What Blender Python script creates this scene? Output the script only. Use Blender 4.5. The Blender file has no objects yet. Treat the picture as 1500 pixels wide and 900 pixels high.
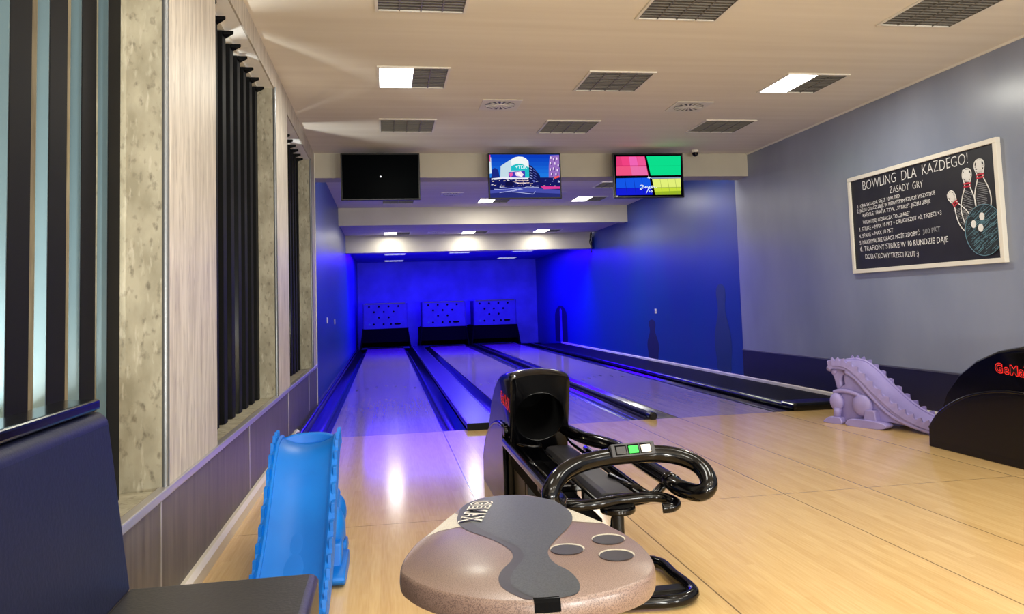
import bpy, bmesh, math, random
from mathutils import Vector, Matrix
random.seed(7)
PI = math.pi
scene = bpy.context.scene
COL = scene.collection

# ------------------------------------------------------------------ mesh builder
class MB:
    def __init__(self):
        self.v = []; self.f = []; self.mi = []; self.m = 0
    def add(self, vs, fs):
        b = len(self.v); self.v += [Vector(p) for p in vs]
        for f in fs: self.f.append([b + i for i in f]); self.mi.append(self.m)
        return self
    def box(self, x0, x1, y0, y1, z0, z1):
        vs = [(x0,y0,z0),(x1,y0,z0),(x1,y1,z0),(x0,y1,z0),(x0,y0,z1),(x1,y0,z1),(x1,y1,z1),(x0,y1,z1)]
        return self.add(vs, [(0,3,2,1),(4,5,6,7),(0,1,5,4),(1,2,6,5),(2,3,7,6),(3,0,4,7)])
    def prism(self, poly, axis, a, b):
        # poly: 2D points in the two other axes (order xyz without axis)
        n = len(poly)
        def P(p, t):
            if axis == 'x': return (t, p[0], p[1])
            if axis == 'y': return (p[0], t, p[1])
            return (p[0], p[1], t)
        vs = [P(p, a) for p in poly] + [P(p, b) for p in poly]
        fs = [list(range(n))[::-1], [n + i for i in range(n)]]
        for i in range(n):
            j = (i + 1) % n
            fs.append((i, j, n + j, n + i))
        return self.add(vs, fs)
    def loft(self, rings, closed=False, cap=True, ringclosed=True):
        n = len(rings[0]); vs = [p for r in rings for p in r]; fs = []
        m = len(rings)
        for k in range(m if closed else m - 1):
            k2 = (k + 1) % m
            for i in range(n if ringclosed else n - 1):
                j = (i + 1) % n
                fs.append((k*n+i, k*n+j, k2*n+j, k2*n+i))
        if cap and not closed and ringclosed:
            fs.append(list(range(n))[::-1]); fs.append([(m-1)*n + i for i in range(n)])
        return self.add(vs, fs)
    def tube(self, pts, r, seg=10, closed=False, smooth=0, sx=1.0, up=None):
        pts = [Vector(p) for p in pts]
        if smooth: pts = catmull(pts, smooth, closed)
        n = len(pts); rings = []
        ref = Vector(up) if up else Vector((0.123, 0.05, 1)).normalized()
        last = None
        for i, p in enumerate(pts):
            if closed: t = pts[(i+1) % n] - pts[i-1]
            else: t = pts[min(i+1, n-1)] - pts[max(i-1, 0)]
            t.normalize()
            if last is None:
                a = t.cross(ref)
                if a.length < 1e-3: a = t.cross(Vector((1,0,0)))
            else:
                a = last - t * last.dot(t)
            a.normalize(); last = a.copy(); b = t.cross(a)
            rr = r[i] if isinstance(r, (list, tuple)) else r
            rings.append([p + a*math.cos(2*PI*k/seg)*rr*sx + b*math.sin(2*PI*k/seg)*rr for k in range(seg)])
        return self.loft(rings, closed=closed)
    def cyl(self, c, r, h, axis='z', seg=24, r2=None):
        r2 = r if r2 is None else r2
        c = Vector(c); rings = []
        for t, rr in ((0, r), (h, r2)):
            ring = []
            for k in range(seg):
                a = 2*PI*k/seg; u, w = rr*math.cos(a), rr*math.sin(a)
                ring.append(c + (Vector((u,w,t)) if axis=='z' else Vector((t,u,w)) if axis=='x' else Vector((w,t,u))))
            rings.append(ring)
        return self.loft(rings)
    def ell(self, c, rx, ry, rz, seg=20, rin=12):
        c = Vector(c); rings = []
        for i in range(1, rin):
            a = PI*i/rin
            rings.append([c + Vector((rx*math.sin(a)*math.cos(2*PI*k/seg), ry*math.sin(a)*math.sin(2*PI*k/seg), -rz*math.cos(a))) for k in range(seg)])
        return self.loft(rings)
    def flat(self, poly3):
        return self.add(poly3, [list(range(len(poly3)))])
    def xf(self, M):
        self.v = [M @ p for p in self.v]; return self

def catmull(pts, k, closed=False):
    n = len(pts); out = []
    for i in range(n if closed else n - 1):
        if closed: p0, p1, p2, p3 = pts[i-1], pts[i], pts[(i+1)%n], pts[(i+2)%n]
        else: p0, p1, p2, p3 = pts[max(i-1,0)], pts[i], pts[i+1], pts[min(i+2,n-1)]
        for s in range(k):
            t = s/k
            out.append(0.5*((2*p1) + (p2-p0)*t + (2*p0-5*p1+4*p2-p3)*t*t + (3*p1-p0-3*p2+p3)*t**3))
    if not closed: out.append(pts[-1].copy())
    return out
def cat2(pts, k, closed=True):
    return [(p.x, p.y) for p in catmull([Vector((a, b, 0)) for a, b in pts], k, closed)]

def rootloc(p):
    v = Vector((0,0,0))
    while p is not None: v = v + p.location; p = p.parent
    return v
def part(name, mb, mats, parent=None, smooth=False, bevel=0, seg=2, label=None, sub=0, recenter=False):
    """ONE mesh object; with a parent the builder's coordinates are in the root's frame"""
    me = bpy.data.meshes.new(name)
    vs = mb.v
    if parent is None:
        lo = Vector([min(p[i] for p in vs) for i in range(3)]); hi = Vector([max(p[i] for p in vs) for i in range(3)])
        org = Vector(((lo.x+hi.x)/2, (lo.y+hi.y)/2, lo.z))
    else:
        org = parent['_w'] if '_w' in parent.keys() else (0,0,0)
        org = Vector(org)
    me.from_pydata([p - org for p in vs], [], mb.f)
    mats = mats if isinstance(mats, (list, tuple)) else [mats]
    for m in mats: me.materials.append(m)
    for p, i in zip(me.polygons, mb.mi):
        p.material_index = i
        p.use_smooth = bool(smooth)
    bm = bmesh.new(); bm.from_mesh(me)
    if parent is None or True: bmesh.ops.recalc_face_normals(bm, faces=bm.faces)
    bm.to_mesh(me); bm.free()
    o = bpy.data.objects.new(name, me); COL.objects.link(o)
    if parent is None: o.location = org
    else:
        o.parent = parent; o['_w'] = list(org)
    if bevel:
        m = o.modifiers.new('bevel', 'BEVEL'); m.width = bevel; m.segments = seg; m.limit_method = 'ANGLE'; m.angle_limit = math.radians(40)
    if sub:
        m = o.modifiers.new('sub', 'SUBSURF'); m.levels = sub; m.render_levels = sub
    if smooth == 'auto':
        try:
            for e in me.edges: pass
            me.set_sharp_from_angle(angle=math.radians(38))
        except Exception: pass
    if label: o['label'] = label
    return o
def thing(name, label, cat, loc=(0,0,0), group=None):
    o = bpy.data.objects.new(name, None); COL.objects.link(o); o.location = loc
    o.empty_display_size = 0.1
    o['label'] = label; o['category'] = cat; o['_w'] = list(loc)
    if group: o['group'] = group
    return o
def tag(o, label, cat, group=None):
    o['label'] = label; o['category'] = cat
    if group: o['group'] = group
    return o
def struct(name, mb, mats, **k):
    o = part(name, mb, mats, **k); o['kind'] = 'structure'; return o
def kids(o): return [c for c in o.children]
def dup(o, loc=None, rotz=None, label=None, parent=None):
    c = o.copy(); COL.objects.link(c)
    if parent is not None: c.parent = parent
    for ch in kids(o): dup(ch, parent=c)
    if loc is not None: c.location = loc
    if rotz is not None: c.rotation_euler = (0,0,rotz)
    if label: c['label'] = label
    return c
def text_mb(s, size=0.1, offset=0.0, extrude=0.0, shear=0.0, sx=1.0, align='LEFT', spacing=1.0):
    cu = bpy.data.curves.new('t', 'FONT'); cu.body = s; cu.size = size; cu.offset = offset; cu.extrude = extrude
    cu.shear = shear; cu.align_x = align; cu.space_character = spacing; cu.resolution_u = 3
    o = bpy.data.objects.new('t', cu); COL.objects.link(o)
    dg = bpy.context.evaluated_depsgraph_get()
    me = bpy.data.meshes.new_from_object(o.evaluated_get(dg))
    mb = MB(); mb.add([(v.co.x*sx, v.co.y, v.co.z) for v in me.vertices], [list(p.vertices) for p in me.polygons])
    bpy.data.objects.remove(o); bpy.data.curves.remove(cu); bpy.data.meshes.remove(me)
    return mb
def basis(o, u, v, w):
    return Matrix(((u[0],v[0],w[0],o[0]),(u[1],v[1],w[1],o[1]),(u[2],v[2],w[2],o[2]),(0,0,0,1)))

# ------------------------------------------------------------------ materials
def srgb(r, g, b):
    f = lambda c: (c/255/12.92) if c/255 <= 0.04045 else ((c/255+0.055)/1.055)**2.4
    return (f(r), f(g), f(b), 1)
def mat(name, col, rough=0.5, metal=0.0, coat=0.0, spec=0.5, emit=None, es=0.0):
    m = bpy.data.materials.new(name); m.use_nodes = True
    b = m.node_tree.nodes['Principled BSDF']
    b.inputs['Base Color'].default_value = col; b.inputs['Roughness'].default_value = rough
    b.inputs['Metallic'].default_value = metal; b.inputs['Coat Weight'].default_value = coat
    b.inputs['Coat Roughness'].default_value = 0.08
    b.inputs['Specular IOR Level'].default_value = spec
    if emit: b.inputs['Emission Color'].default_value = emit; b.inputs['Emission Strength'].default_value = es
    return m
def N(m, t, **k):
    n = m.node_tree.nodes.new(t)
    for a, v in k.items(): setattr(n, a, v)
    return n
def L(m, a, b): m.node_tree.links.new(a, b)
def noisy(m, scale=(1,1,1), c2=None, detail=4, lo=0.35, hi=0.65, nscale=5.0, bump=0.0, rough2=None):
    """mix base colour with c2 by stretched object-space noise"""
    b = m.node_tree.nodes['Principled BSDF']
    tc = N(m, 'ShaderNodeTexCoord'); mp = N(m, 'ShaderNodeMapping'); mp.inputs['Scale'].default_value = scale
    nz = N(m, 'ShaderNodeTexNoise'); nz.inputs['Scale'].default_value = nscale; nz.inputs['Detail'].default_value = detail
    L(m, tc.outputs['Object'], mp.inputs['Vector']); L(m, mp.outputs['Vector'], nz.inputs['Vector'])
    rp = N(m, 'ShaderNodeMapRange'); rp.inputs['From Min'].default_value = lo; rp.inputs['From Max'].default_value = hi
    L(m, nz.outputs['Fac'], rp.inputs['Value'])
    mx = N(m, 'ShaderNodeMix', data_type='RGBA')
    mx.inputs['A'].default_value = b.inputs['Base Color'].default_value; mx.inputs['B'].default_value = c2
    L(m, rp.outputs['Result'], mx.inputs['Factor'])
    if b.inputs['Base Color'].is_linked:
        L(m, b.inputs['Base Color'].links[0].from_socket, mx.inputs['A'])
    L(m, mx.outputs['Result'], b.inputs['Base Color'])
    if bump:
        bp = N(m, 'ShaderNodeBump'); bp.inputs['Strength'].default_value = bump; bp.inputs['Distance'].default_value = 0.01
        L(m, nz.outputs['Fac'], bp.inputs['Height']); L(m, bp.outputs['Normal'], b.inputs['Normal'])
    return m

def wood_floor(name, c1, c2, dark, xs=(), ys=(), rough=0.25, strip=0.045):
    """long thin boards along Y, plus panel seams at the given world x / y lines (object origin must be the world origin)"""
    m = mat(name, c1, rough)
    nt = m.node_tree; b = nt.nodes['Principled BSDF']
    geo = N(m, 'ShaderNodeNewGeometry'); sp = N(m, 'ShaderNodeSeparateXYZ'); L(m, geo.outputs['Position'], sp.inputs[0])
    def math_(op, a, bb=None):
        n = N(m, 'ShaderNodeMath', operation=op)
        for i, q in enumerate((a, bb)):
            if q is None: continue
            if isinstance(q, (int, float)): n.inputs[i].default_value = q
            else: L(m, q, n.inputs[i])
        return n.outputs[0]
    ix = math_('FLOOR', math_('DIVIDE', sp.outputs['X'], strip))
    wn = N(m, 'ShaderNodeTexWhiteNoise', noise_dimensions='2D')
    iy = math_('FLOOR', math_('ADD', math_('DIVIDE', sp.outputs['Y'], 1.1), math_('MULTIPLY', ix, 0.37)))
    cb = N(m, 'ShaderNodeCombineXYZ'); L(m, ix, cb.inputs[0]); L(m, iy, cb.inputs[1]); L(m, cb.outputs[0], wn.inputs['Vector'])
    mp = N(m, 'ShaderNodeMapping'); mp.inputs['Scale'].default_value = (60, 3.0, 1); L(m, geo.outputs['Position'], mp.inputs[0])
    nz = N(m, 'ShaderNodeTexNoise'); nz.inputs['Scale'].default_value = 1.6; nz.inputs['Detail'].default_value = 5; L(m, mp.outputs[0], nz.inputs['Vector'])
    f = math_('ADD', math_('MULTIPLY', wn.outputs['Value'], 0.24), math_('MULTIPLY', nz.outputs['Fac'], 0.75))
    mr = N(m, 'ShaderNodeMapRange'); mr.inputs['From Min'].default_value = 0.25; mr.inputs['From Max'].default_value = 0.8; L(m, f, mr.inputs['Value'])
    mx = N(m, 'ShaderNodeMix', data_type='RGBA'); mx.inputs['A'].default_value = c1; mx.inputs['B'].default_value = c2
    L(m, mr.outputs[0], mx.inputs['Factor'])
    out = mx.outputs['Result']
    seam = None
    for x in xs:
        s = math_('LESS_THAN', math_('ABSOLUTE', math_('SUBTRACT', sp.outputs['X'], x)), 0.0035)
        seam = s if seam is None else math_('MAXIMUM', seam, s)
    for y, w in ys:
        s = math_('LESS_THAN', math_('ABSOLUTE', math_('SUBTRACT', sp.outputs['Y'], y)), w)
        seam = s if seam is None else math_('MAXIMUM', seam, s)
    if seam is not None:
        m2 = N(m, 'ShaderNodeMix', data_type='RGBA'); L(m, out, m2.inputs['A']); m2.inputs['B'].default_value = dark
        L(m, math_('MULTIPLY', seam, 0.75), m2.inputs['Factor']); out = m2.outputs['Result']
    L(m, out, b.inputs['Base Color'])
    b.inputs['Specular IOR Level'].default_value = 0.5
    return m

def emis(name, col, s):
    m = bpy.data.materials.new(name); m.use_nodes = True
    nt = m.node_tree; nt.nodes.clear()
    e = nt.nodes.new('ShaderNodeEmission'); e.inputs[0].default_value = col; e.inputs[1].default_value = s
    o = nt.nodes.new('ShaderNodeOutputMaterial'); nt.links.new(e.outputs[0], o.inputs[0]); return m

M = {}
M['ceiling'] = noisy(mat('ceiling_paint', srgb(226,218,204), 0.75), (0.3,6,1), srgb(233,226,213), nscale=1.2)
M['beam'] = noisy(mat('beam_paint', srgb(200,194,178), 0.7), (1,1,1), srgb(190,184,168), nscale=1.5)
M['grey_wall'] = noisy(mat('grey_wall_paint', srgb(144,152,172), 0.3), (1,1,0.5), srgb(130,139,160), nscale=1.3)
M['blue_wall'] = noisy(mat('blue_wall_paint', srgb(24,54,140), 0.36), (1,1,0.4), srgb(14,62,140), nscale=1.1)
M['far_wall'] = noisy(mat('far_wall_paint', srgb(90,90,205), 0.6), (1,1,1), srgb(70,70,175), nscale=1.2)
M['concrete'] = noisy(noisy(noisy(mat('concrete_laminate', srgb(172,166,146), 0.55), (1,1,0.5), srgb(142,136,116), nscale=11, detail=10), (1,1,0.6), srgb(112,106,90), nscale=38, lo=0.56, hi=0.74, detail=6), (2,2,0.5), srgb(188,182,164), nscale=24, lo=0.58, hi=0.75, detail=6)
M['column'] = noisy(noisy(noisy(mat('pale_wood_laminate', srgb(204,196,184), 0.5), (5,5,0.5), srgb(176,167,156), nscale=4, detail=10), (14,14,1.6), srgb(140,130,120), nscale=5, lo=0.58, hi=0.76, detail=8), (8,8,0.5), srgb(222,214,202), nscale=7, lo=0.55, hi=0.75, detail=8)
M['dado'] = noisy(mat('dark_oak_panel', srgb(98,90,80), 0.45), (4,4,0.45), srgb(74,67,60), nscale=5, detail=6)
M['metal_trim'] = mat('brushed_trim', srgb(190,186,186), 0.35, 0.7)
M['edge_trim'] = mat('grey_edge_trim', srgb(120,122,124), 0.35, 0.6)
M['cream'] = mat('cream_skirting', srgb(214,206,190), 0.45)
M['white'] = mat('white_paint', srgb(226,222,212), 0.5)
M['soffit_white'] = mat('soffit_white', srgb(248,247,244), 0.6)
M['dark_panel'] = mat('dark_navy_panel', srgb(30,30,44), 0.4)
M['slat'] = mat('black_louvre', srgb(11,11,13), 0.6, spec=0.12)
M['slat_edge'] = noisy(mat('slat_edge_sheen', srgb(108,130,138), 0.35, 0.2), (1,1,0.35), srgb(82,102,110), nscale=1.2)  # bluish reflected light painted into the slat edge colour
M['niche'] = noisy(mat('niche_panel', srgb(205,192,164), 0.6), (4,4,1), srgb(172,156,128), nscale=6)
M['floor'] = wood_floor('approach_boards', srgb(216,184,130), srgb(196,160,104), srgb(70,50,32), xs=(0.525,1.31,2.37,2.92,3.96), ys=((4.47,0.003),(7.597,0.006)), rough=0.15)
M['lane'] = wood_floor('lane_boards', srgb(176,158,158), srgb(146,130,134), srgb(60,50,44), rough=0.13, strip=0.027)
M['gutter'] = mat('gutter_plastic', srgb(24,24,44), 0.12, 0, 0.3)
M['deck'] = mat('black_deck', srgb(9,9,14), 0.5, spec=0.1)
M['cap'] = noisy(mat('divider_cap', srgb(22,24,44), 0.25, spec=0.35), (8,1,1), srgb(30,32,54), nscale=3)
M['black_gloss'] = mat('black_gloss', srgb(4,4,6), 0.14, 0, 0.07, spec=0.32)
M['black_satin'] = mat('black_satin', srgb(9,9,11), 0.35, spec=0.3)
M['dark_grey'] = noisy(mat('dark_grey_plastic', srgb(52,52,56), 0.4), (1,1,1), srgb(40,40,44), nscale=8)
M['void'] = mat('dark_void', srgb(3,3,4), 0.9, spec=0.1)
M['chrome'] = mat('bright_strip', srgb(205,205,210), 0.15, 0.9)
M['red'] = mat('red_letter_glow', srgb(225,35,30), 0.4, emit=srgb(225,35,30), es=0.6)  # emission added so the letters stay bright on the shaded side
M['blackletter'] = mat('black_letter', srgb(10,8,8), 0.5)
M['blue_plastic'] = noisy(mat('blue_plastic', srgb(2,108,200), 0.42, spec=0.35), (1,1,1), srgb(2,98,188), nscale=3)
M['lilac_plastic'] = noisy(mat('lilac_plastic', srgb(156,146,206), 0.5), (1,1,1), srgb(145,134,194), nscale=3)
M['navy_leather'] = noisy(mat('navy_leatherette', srgb(26,30,54), 0.45, spec=0.22), (1,1,1), srgb(22,26,48), nscale=90, bump=0.08)
M['black_leather'] = noisy(mat('black_leatherette', srgb(44,43,44), 0.4), (1,1,1), srgb(36,36,37), nscale=90, bump=0.08)
M['pink_stone'] = noisy(mat('pink_speckle', srgb(124,103,94), 0.4, coat=0.25), (1,1,1), srgb(92,74,67), nscale=520, detail=2, lo=0.45, hi=0.6)
M['cream_stone'] = noisy(mat('cream_speckle', srgb(190,185,168), 0.4, coat=0.25), (1,1,1), srgb(164,158,142), nscale=420, detail=2)
M['grey_stone'] = noisy(mat('grey_speckle', srgb(62,68,70), 0.4, coat=0.25), (1,1,1), srgb(42,47,51), nscale=420, detail=2, lo=0.42, hi=0.6)
M['dark_stone'] = noisy(mat('dark_speckle', srgb(38,38,42), 0.4, coat=0.25), (1,1,1), srgb(46,46,50), nscale=420, detail=2)
for q_ in ('pink_stone','cream_stone','grey_stone','dark_stone'): M[q_].node_tree.nodes['Principled BSDF'].inputs['Coat Roughness'].default_value = 0.22
M['light_letter'] = mat('cream_letter', srgb(222,218,206), 0.5)
M['louvre'] = mat('grey_louvre', srgb(118,114,106), 0.45)
M['louvre_dark'] = mat('louvre_recess', srgb(84,81,75), 0.5)
M['lit'] = emis('lamp_glow', (1.0,0.97,0.88,1), 9)
M['glint'] = emis('louvre_glint', (0.75,0.82,1.0,1), 1.6)
M['board'] = noisy(mat('chalkboard_black', srgb(22,22,28), 0.55), (1,1,1), srgb(32,32,38), nscale=4)
M['chalk'] = mat('white_chalk', srgb(225,225,225), 0.9)
M['chalk_dim'] = mat('dusty_chalk', srgb(150,152,156), 0.9)
M['chalk_red'] = mat('red_chalk', srgb(190,50,70), 0.9)
M['chalk_teal'] = mat('teal_chalk', srgb(100,140,160), 0.9)
M['screen_off'] = mat('black_screen', srgb(3,5,8), 0.3, spec=0.015)
M['bezel'] = mat('tv_bezel', srgb(8,8,10), 0.3)
M['pin_paint'] = mat('dark_pin_paint', srgb(20,26,60), 0.5)
M['pin_paint_green'] = mat('green_blue_pin_paint', srgb(20,52,104), 0.5)
M['mask'] = noisy(mat('mask_panel', srgb(46,44,120), 0.6), (1,1,1), srgb(40,38,108), nscale=4)
M['rim_led'] = mat('rim', srgb(20,20,60), 0.5)
M['green'] = mat('green_button', srgb(30,170,60), 0.4, emit=srgb(30,190,60), es=0.6)
M['silver'] = mat('silver_key', srgb(190,190,192), 0.35, 0.3)

# ------------------------------------------------------------------ constants (metres)
XL, XR, ZC = -0.87, 5.10, 3.23
YS, YE = -3.0, 26.0
Y_FOUL = 7.6

# ------------------------------------------------------------------ the setting
mb = MB(); mb.box(XL-0.3, XR+0.1, YS, Y_FOUL, -0.06, 0.0)
struct('floor', mb, M['floor'])
mb = MB(); mb.box(XL-0.3, XR+0.1, Y_FOUL, YE, -0.25, -0.12)
struct('floor', mb, M['void'])
mb = MB(); mb.box(XL-0.3, XR+0.1, YS, 15.95, ZC, ZC+0.1); struct('ceiling', mb, M['ceiling'])
mb = MB(); mb.box(XL-0.3, XR+0.1, 15.95, 18.45, 2.93, 3.03); struct('ceiling', mb, M['beam'])
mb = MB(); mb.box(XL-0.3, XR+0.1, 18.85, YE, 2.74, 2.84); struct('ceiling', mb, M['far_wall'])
mb = MB(); mb.box(XL-0.02, XR, 10.15, 10.5, 2.91, ZC); struct('trim_1', mb, M['beam'])
mb = MB(); mb.box(-0.89, XR, 15.68, 15.95, 2.875, ZC); struct('trim_2', mb, M['beam'])
mb = MB(); mb.box(-0.89, XR-0.04, 18.45, 18.85, 2.53, 2.93); struct('trim_3', mb, M['beam'])
# back wall and the far side returns
mb = MB(); mb.box(XL-0.3, XR+0.1, YE, YE+0.1, -0.2, 2.8); struct('wall_back', mb, M['far_wall'])
# right wall
mb = MB(); mb.box(XR, XR+0.1, YS, 10.58, 0, ZC); struct('wall_right', mb, M['grey_wall'])
mb = MB(); mb.box(XR, XR+0.1, 10.58, 15.72, -0.12, ZC); mb.box(XR+0.012, XR+0.1, 15.72, YE, -0.12, ZC); struct('wall_right', mb, M['blue_wall'])
mb = MB(); mb.box(XR-0.012, XR, YS, 10.58, 0.07, 0.44); struct('trim_4', mb, M['dark_panel'])
mb = MB(); mb.box(XR-0.018, XR, YS, 10.58, 0.44, 0.455); struct('trim_5', mb, M['edge_trim'])
mb = MB(); mb.prism([(XR,0.0),(XR-0.03,0.0),(XR-0.03,0.06),(XR-0.012,0.072),(XR,0.072)], 'y', YS, 22.3); struct('baseboard_right', mb, M['white'])
mb = MB(); mb.box(XR-0.012, XR, YS, 10.15, ZC-0.02, ZC); struct('trim_6', mb, M['white'])
# left wall: dado, columns, frieze; window niches between the columns
WIN = [(0.95, 3.30), (4.25, 6.52), (7.35, 9.62)]
COLS = [(-3.0, 0.95), (3.30, 4.25), (6.52, 7.35), (9.62, 10.16)]
ZS, ZT = 0.51, 3.05
mb = MB()
mb.m = 0
for a, b in COLS:
    mb.box(XL-0.012, XL, a, b, ZS, ZT)
mb.m = 0
mb.box(XL-0.012, XL, YS, 10.16, ZT, ZC)
struct('wall_left', mb, M['column'])
mb = MB(); mb.box(XL-0.3, XL, YS, 10.16, 0, 0.49); struct('wall_left', mb, M['dado'])
mb = MB(); mb.box(-1.0, -0.89, 10.16, YE, -0.12, ZC); struct('wall_left', mb, M['blue_wall'])
mb = MB(); mb.box(XL-0.03, XL+0.014, YS, 10.16, 0.49, 0.525); struct('trim_7', mb, M['metal_trim'], bevel=0.006)
mb = MB(); mb.prism([(XL,0),(XL+0.035,0),(XL+0.035,0.055),(XL+0.018,0.075),(XL,0.075)], 'y', YS, 7.75); struct('baseboard_left', mb, M['cream'])
for k, y in enumerate((-0.6, 1.3, 3.23, 5.2, 7.2, 9.1)):
    mb = MB(); mb.box(XL, XL+0.003, y-0.006, y+0.006, 0.075, 0.49); struct('trim_%d' % (8+k), mb, M['metal_trim'])
mb = MB(); mb.box(XL-0.005, XL+0.008, 10.13, 10.165, 0.0, ZC); struct('trim_14', mb, M['white'])
for k, (a, b) in enumerate(WIN):
    mb = MB()
    mb.m = 0                                            # reveals
    mb.box(-1.2, XL-0.012, b, b+0.02, ZS, ZT); mb.box(-1.2, XL-0.012, a-0.02, a, ZS, ZT)
    mb.m = 1; mb.box(-1.2, XL-0.01, a-0.02, b+0.02, ZS-0.02, ZS)           # sill
    mb.m = 2; mb.box(-1.2, XL-0.012, a-0.02, b+0.02, ZT, ZT+0.02)          # soffit
    mb.m = 3; mb.box(-1.22, -1.2, a-0.02, b+0.02, ZS-0.02, ZT)             # back panel
    struct('window_%d' % (k+1), mb, [M['concrete'], M['concrete'], M['soffit_white'], M['niche']])
    mb = MB(); mb.cyl((XL-0.006, b+0.012, ZS+0.012), 0.016, ZT-ZS, seg=12)
    struct('trim_%d' % (15+k), mb, M['edge_trim'], smooth='auto')

# slatted screens in the niches
def slat_screen(a, b, tip0, label, edge_mat, wd=0.14, dp=-1.04):
    t = thing('slatted_screen', label, 'window blind', (-1.0, (a+b)/2, ZS), 'vertical louvre screens in the left wall')
    mb = MB(); mb.box(-1.06, -0.99, a, b, ZT-0.022, ZT-0.001); part('head_rail', mb, M['white'], t)
    y = tip0
    while y > a + 0.12: y -= 0.255
    y += 0.255
    while y + min(wd, 0.2) < b + 0.02:
        mb = MB(); mb.box(dp, -1.002, y+0.003, y+wd, ZS+0.002, ZT-0.024)
        s = part('slat', mb, M['slat'], t, bevel=0.004)
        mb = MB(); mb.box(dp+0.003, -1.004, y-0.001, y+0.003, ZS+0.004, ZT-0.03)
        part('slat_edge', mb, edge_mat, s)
        mb = MB(); mb.prism([(-1.002, y+0.003), (-0.93, y+0.003), (-1.002, y+0.1)], 'z', ZT-0.05, ZT-0.024)
        part('bracket', mb, M['slat'], s, bevel=0.006)
        y += 0.255
    return t
slat_screen(*WIN[0], 2.266, 'black louvre screen with a pale blue sheen painted on its slat edges, nearest behind the bench', M['slat_edge'])
slat_screen(*WIN[1], 5.10, 'black louvre screen in the middle wall niche, above the blue ramp', M['slat'], 0.11, -1.10)
slat_screen(*WIN[2], 7.60, 'black louvre screen in the farthest, narrowest-looking wall niche by the blue wall', M['slat'], 0.11, -1.10)

# ------------------------------------------------------------------ lanes
LANES = [(-0.55, 0.525), (1.31, 2.37), (2.92, 3.96)]
Y_END = 24.4
lane_lab = ['wooden bowling lane nearest the left blue wall, straight ahead of the blue ramp',
            'middle wooden bowling lane partly hidden behind the black ball return hood',
            'right-hand wooden bowling lane beside the blue wall with the painted pins']
for k, (a, b) in enumerate(LANES):
    t = thing('bowling_lane', lane_lab[k], 'bowling lane', ((a+b)/2, Y_FOUL, 0), 'three bowling lanes')
    mb = MB(); mb.box(a, b, Y_FOUL+0.001, Y_END, -0.1, 0.0); part('lane_bed', mb, M['lane'], t)
    c = (a+b)/2; w = b-a
    for j in range(7):
        x = c + (j-3)*w*0.133; y = 12.35 - abs(j-3)*0.165
        mb = MB(); mb.prism([(x+0.017*math.cos(2*PI*q/10), y+0.10*math.sin(2*PI*q/10)) for q in range(10)], 'z', 0.0, 0.0015); part('lane_dot', mb, M['blackletter'], t)
    mb = MB(); mb.box(a, a+0.004, Y_FOUL+0.01, Y_END, 0, 0.0015); part('edge_line', mb, M['chrome'], t)
    mb = MB(); mb.box(b-0.004, b, Y_FOUL+0.01, Y_END, 0, 0.0015); part('edge_line', mb, M['chrome'], t)
def gutter(x0, x1, label, strips=0):
    ring = []
    n = 10
    pts = []
    for i in range(n+1):
        u = i/n; pts.append((x0 + (x1-x0)*u, -0.012 - 0.075*math.sin(PI*u)))
    poly = pts + [(x1, -0.115), (x0, -0.115)]
    t = thing('gutter', label, 'gutter', ((x0+x1)/2, Y_FOUL, -0.115), 'ball gutters beside the lanes')
    mb = MB(); mb.prism(poly, 'y', Y_FOUL+0.003, 23.55); part('channel', mb, M['gutter'], t, smooth='auto')
    if strips:
        for q in range(strips):
            x = x0 + (x1-x0)*(0.2 + 0.3*q)
            mb = MB(); mb.box(x-0.009, x+0.009, Y_FOUL+0.004, 23.55, -0.03-0.03*(q == 1), 0.004); part('rub_strip', mb, M['chrome'], t)
    return t
gutter(-0.785, -0.553, 'glossy gutter along the foot of the left blue wall')
gutter(0.528, 0.757, 'glossy gutter right of the left lane, beside the wide divider cap')
gutter(1.07, 1.307, 'glossy gutter left of the middle lane, just behind the ball return hood')
gutter(2.373, 2.595, 'gutter with bright strips right of the middle lane', 2)
gutter(2.685, 2.917, 'gutter left of the right-hand lane, beside the narrow round rail')
gutter(3.963, 4.17, 'gutter right of the right-hand lane, below the blue wall', 1)
# divider caps
t = thing('lane_divider', 'wide flat dark divider cap between left and middle lanes', 'divider', (0.913, Y_FOUL, 0))
mb = MB(); mb.box(0.76, 1.068, Y_FOUL-0.055, 23.55, -0.0, 0.062); part('cover', mb, M['cap'], t, bevel=0.012, seg=3)
mb = MB(); mb.box(0.756, 1.072, Y_FOUL-0.066, Y_FOUL-0.056, 0.0, 0.068); part('end_plate', mb, M['deck'], t, bevel=0.004)
mb = MB(); mb.box(0.757, 0.772, Y_FOUL-0.05, 23.55, 0.062, 0.068); part('edge_strip', mb, M['chrome'], t)
mb = MB(); mb.box(1.056, 1.071, Y_FOUL-0.05, 23.55, 0.062, 0.068); part('edge_strip', mb, M['chrome'], t)
t = thing('lane_divider', 'narrow round black rail between middle and right-hand lanes', 'divider', (2.64, Y_FOUL, -0.1))
mb = MB(); mb.tube([(2.64, Y_FOUL-0.02, 0.03), (2.64, 23.55, 0.03)], 0.032, 14); part('rail', mb, M['deck'], t, smooth='auto')
mb = MB(); mb.box(2.61, 2.67, Y_FOUL, 23.55, -0.1, 0.01); part('web', mb, M['black_satin'], t)
mb = MB(); mb.tube([(2.64, Y_FOUL-0.05, 0.034), (2.64, Y_FOUL+0.07, 0.034)], 0.043, 16); part('end_cap', mb, M['black_gloss'], t, smooth='auto', bevel=0.012)
t = thing('lane_divider', 'black ledge with rounded end along the right wall, behind the lilac ramp', 'divider', (4.6, Y_FOUL, 0))
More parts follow.
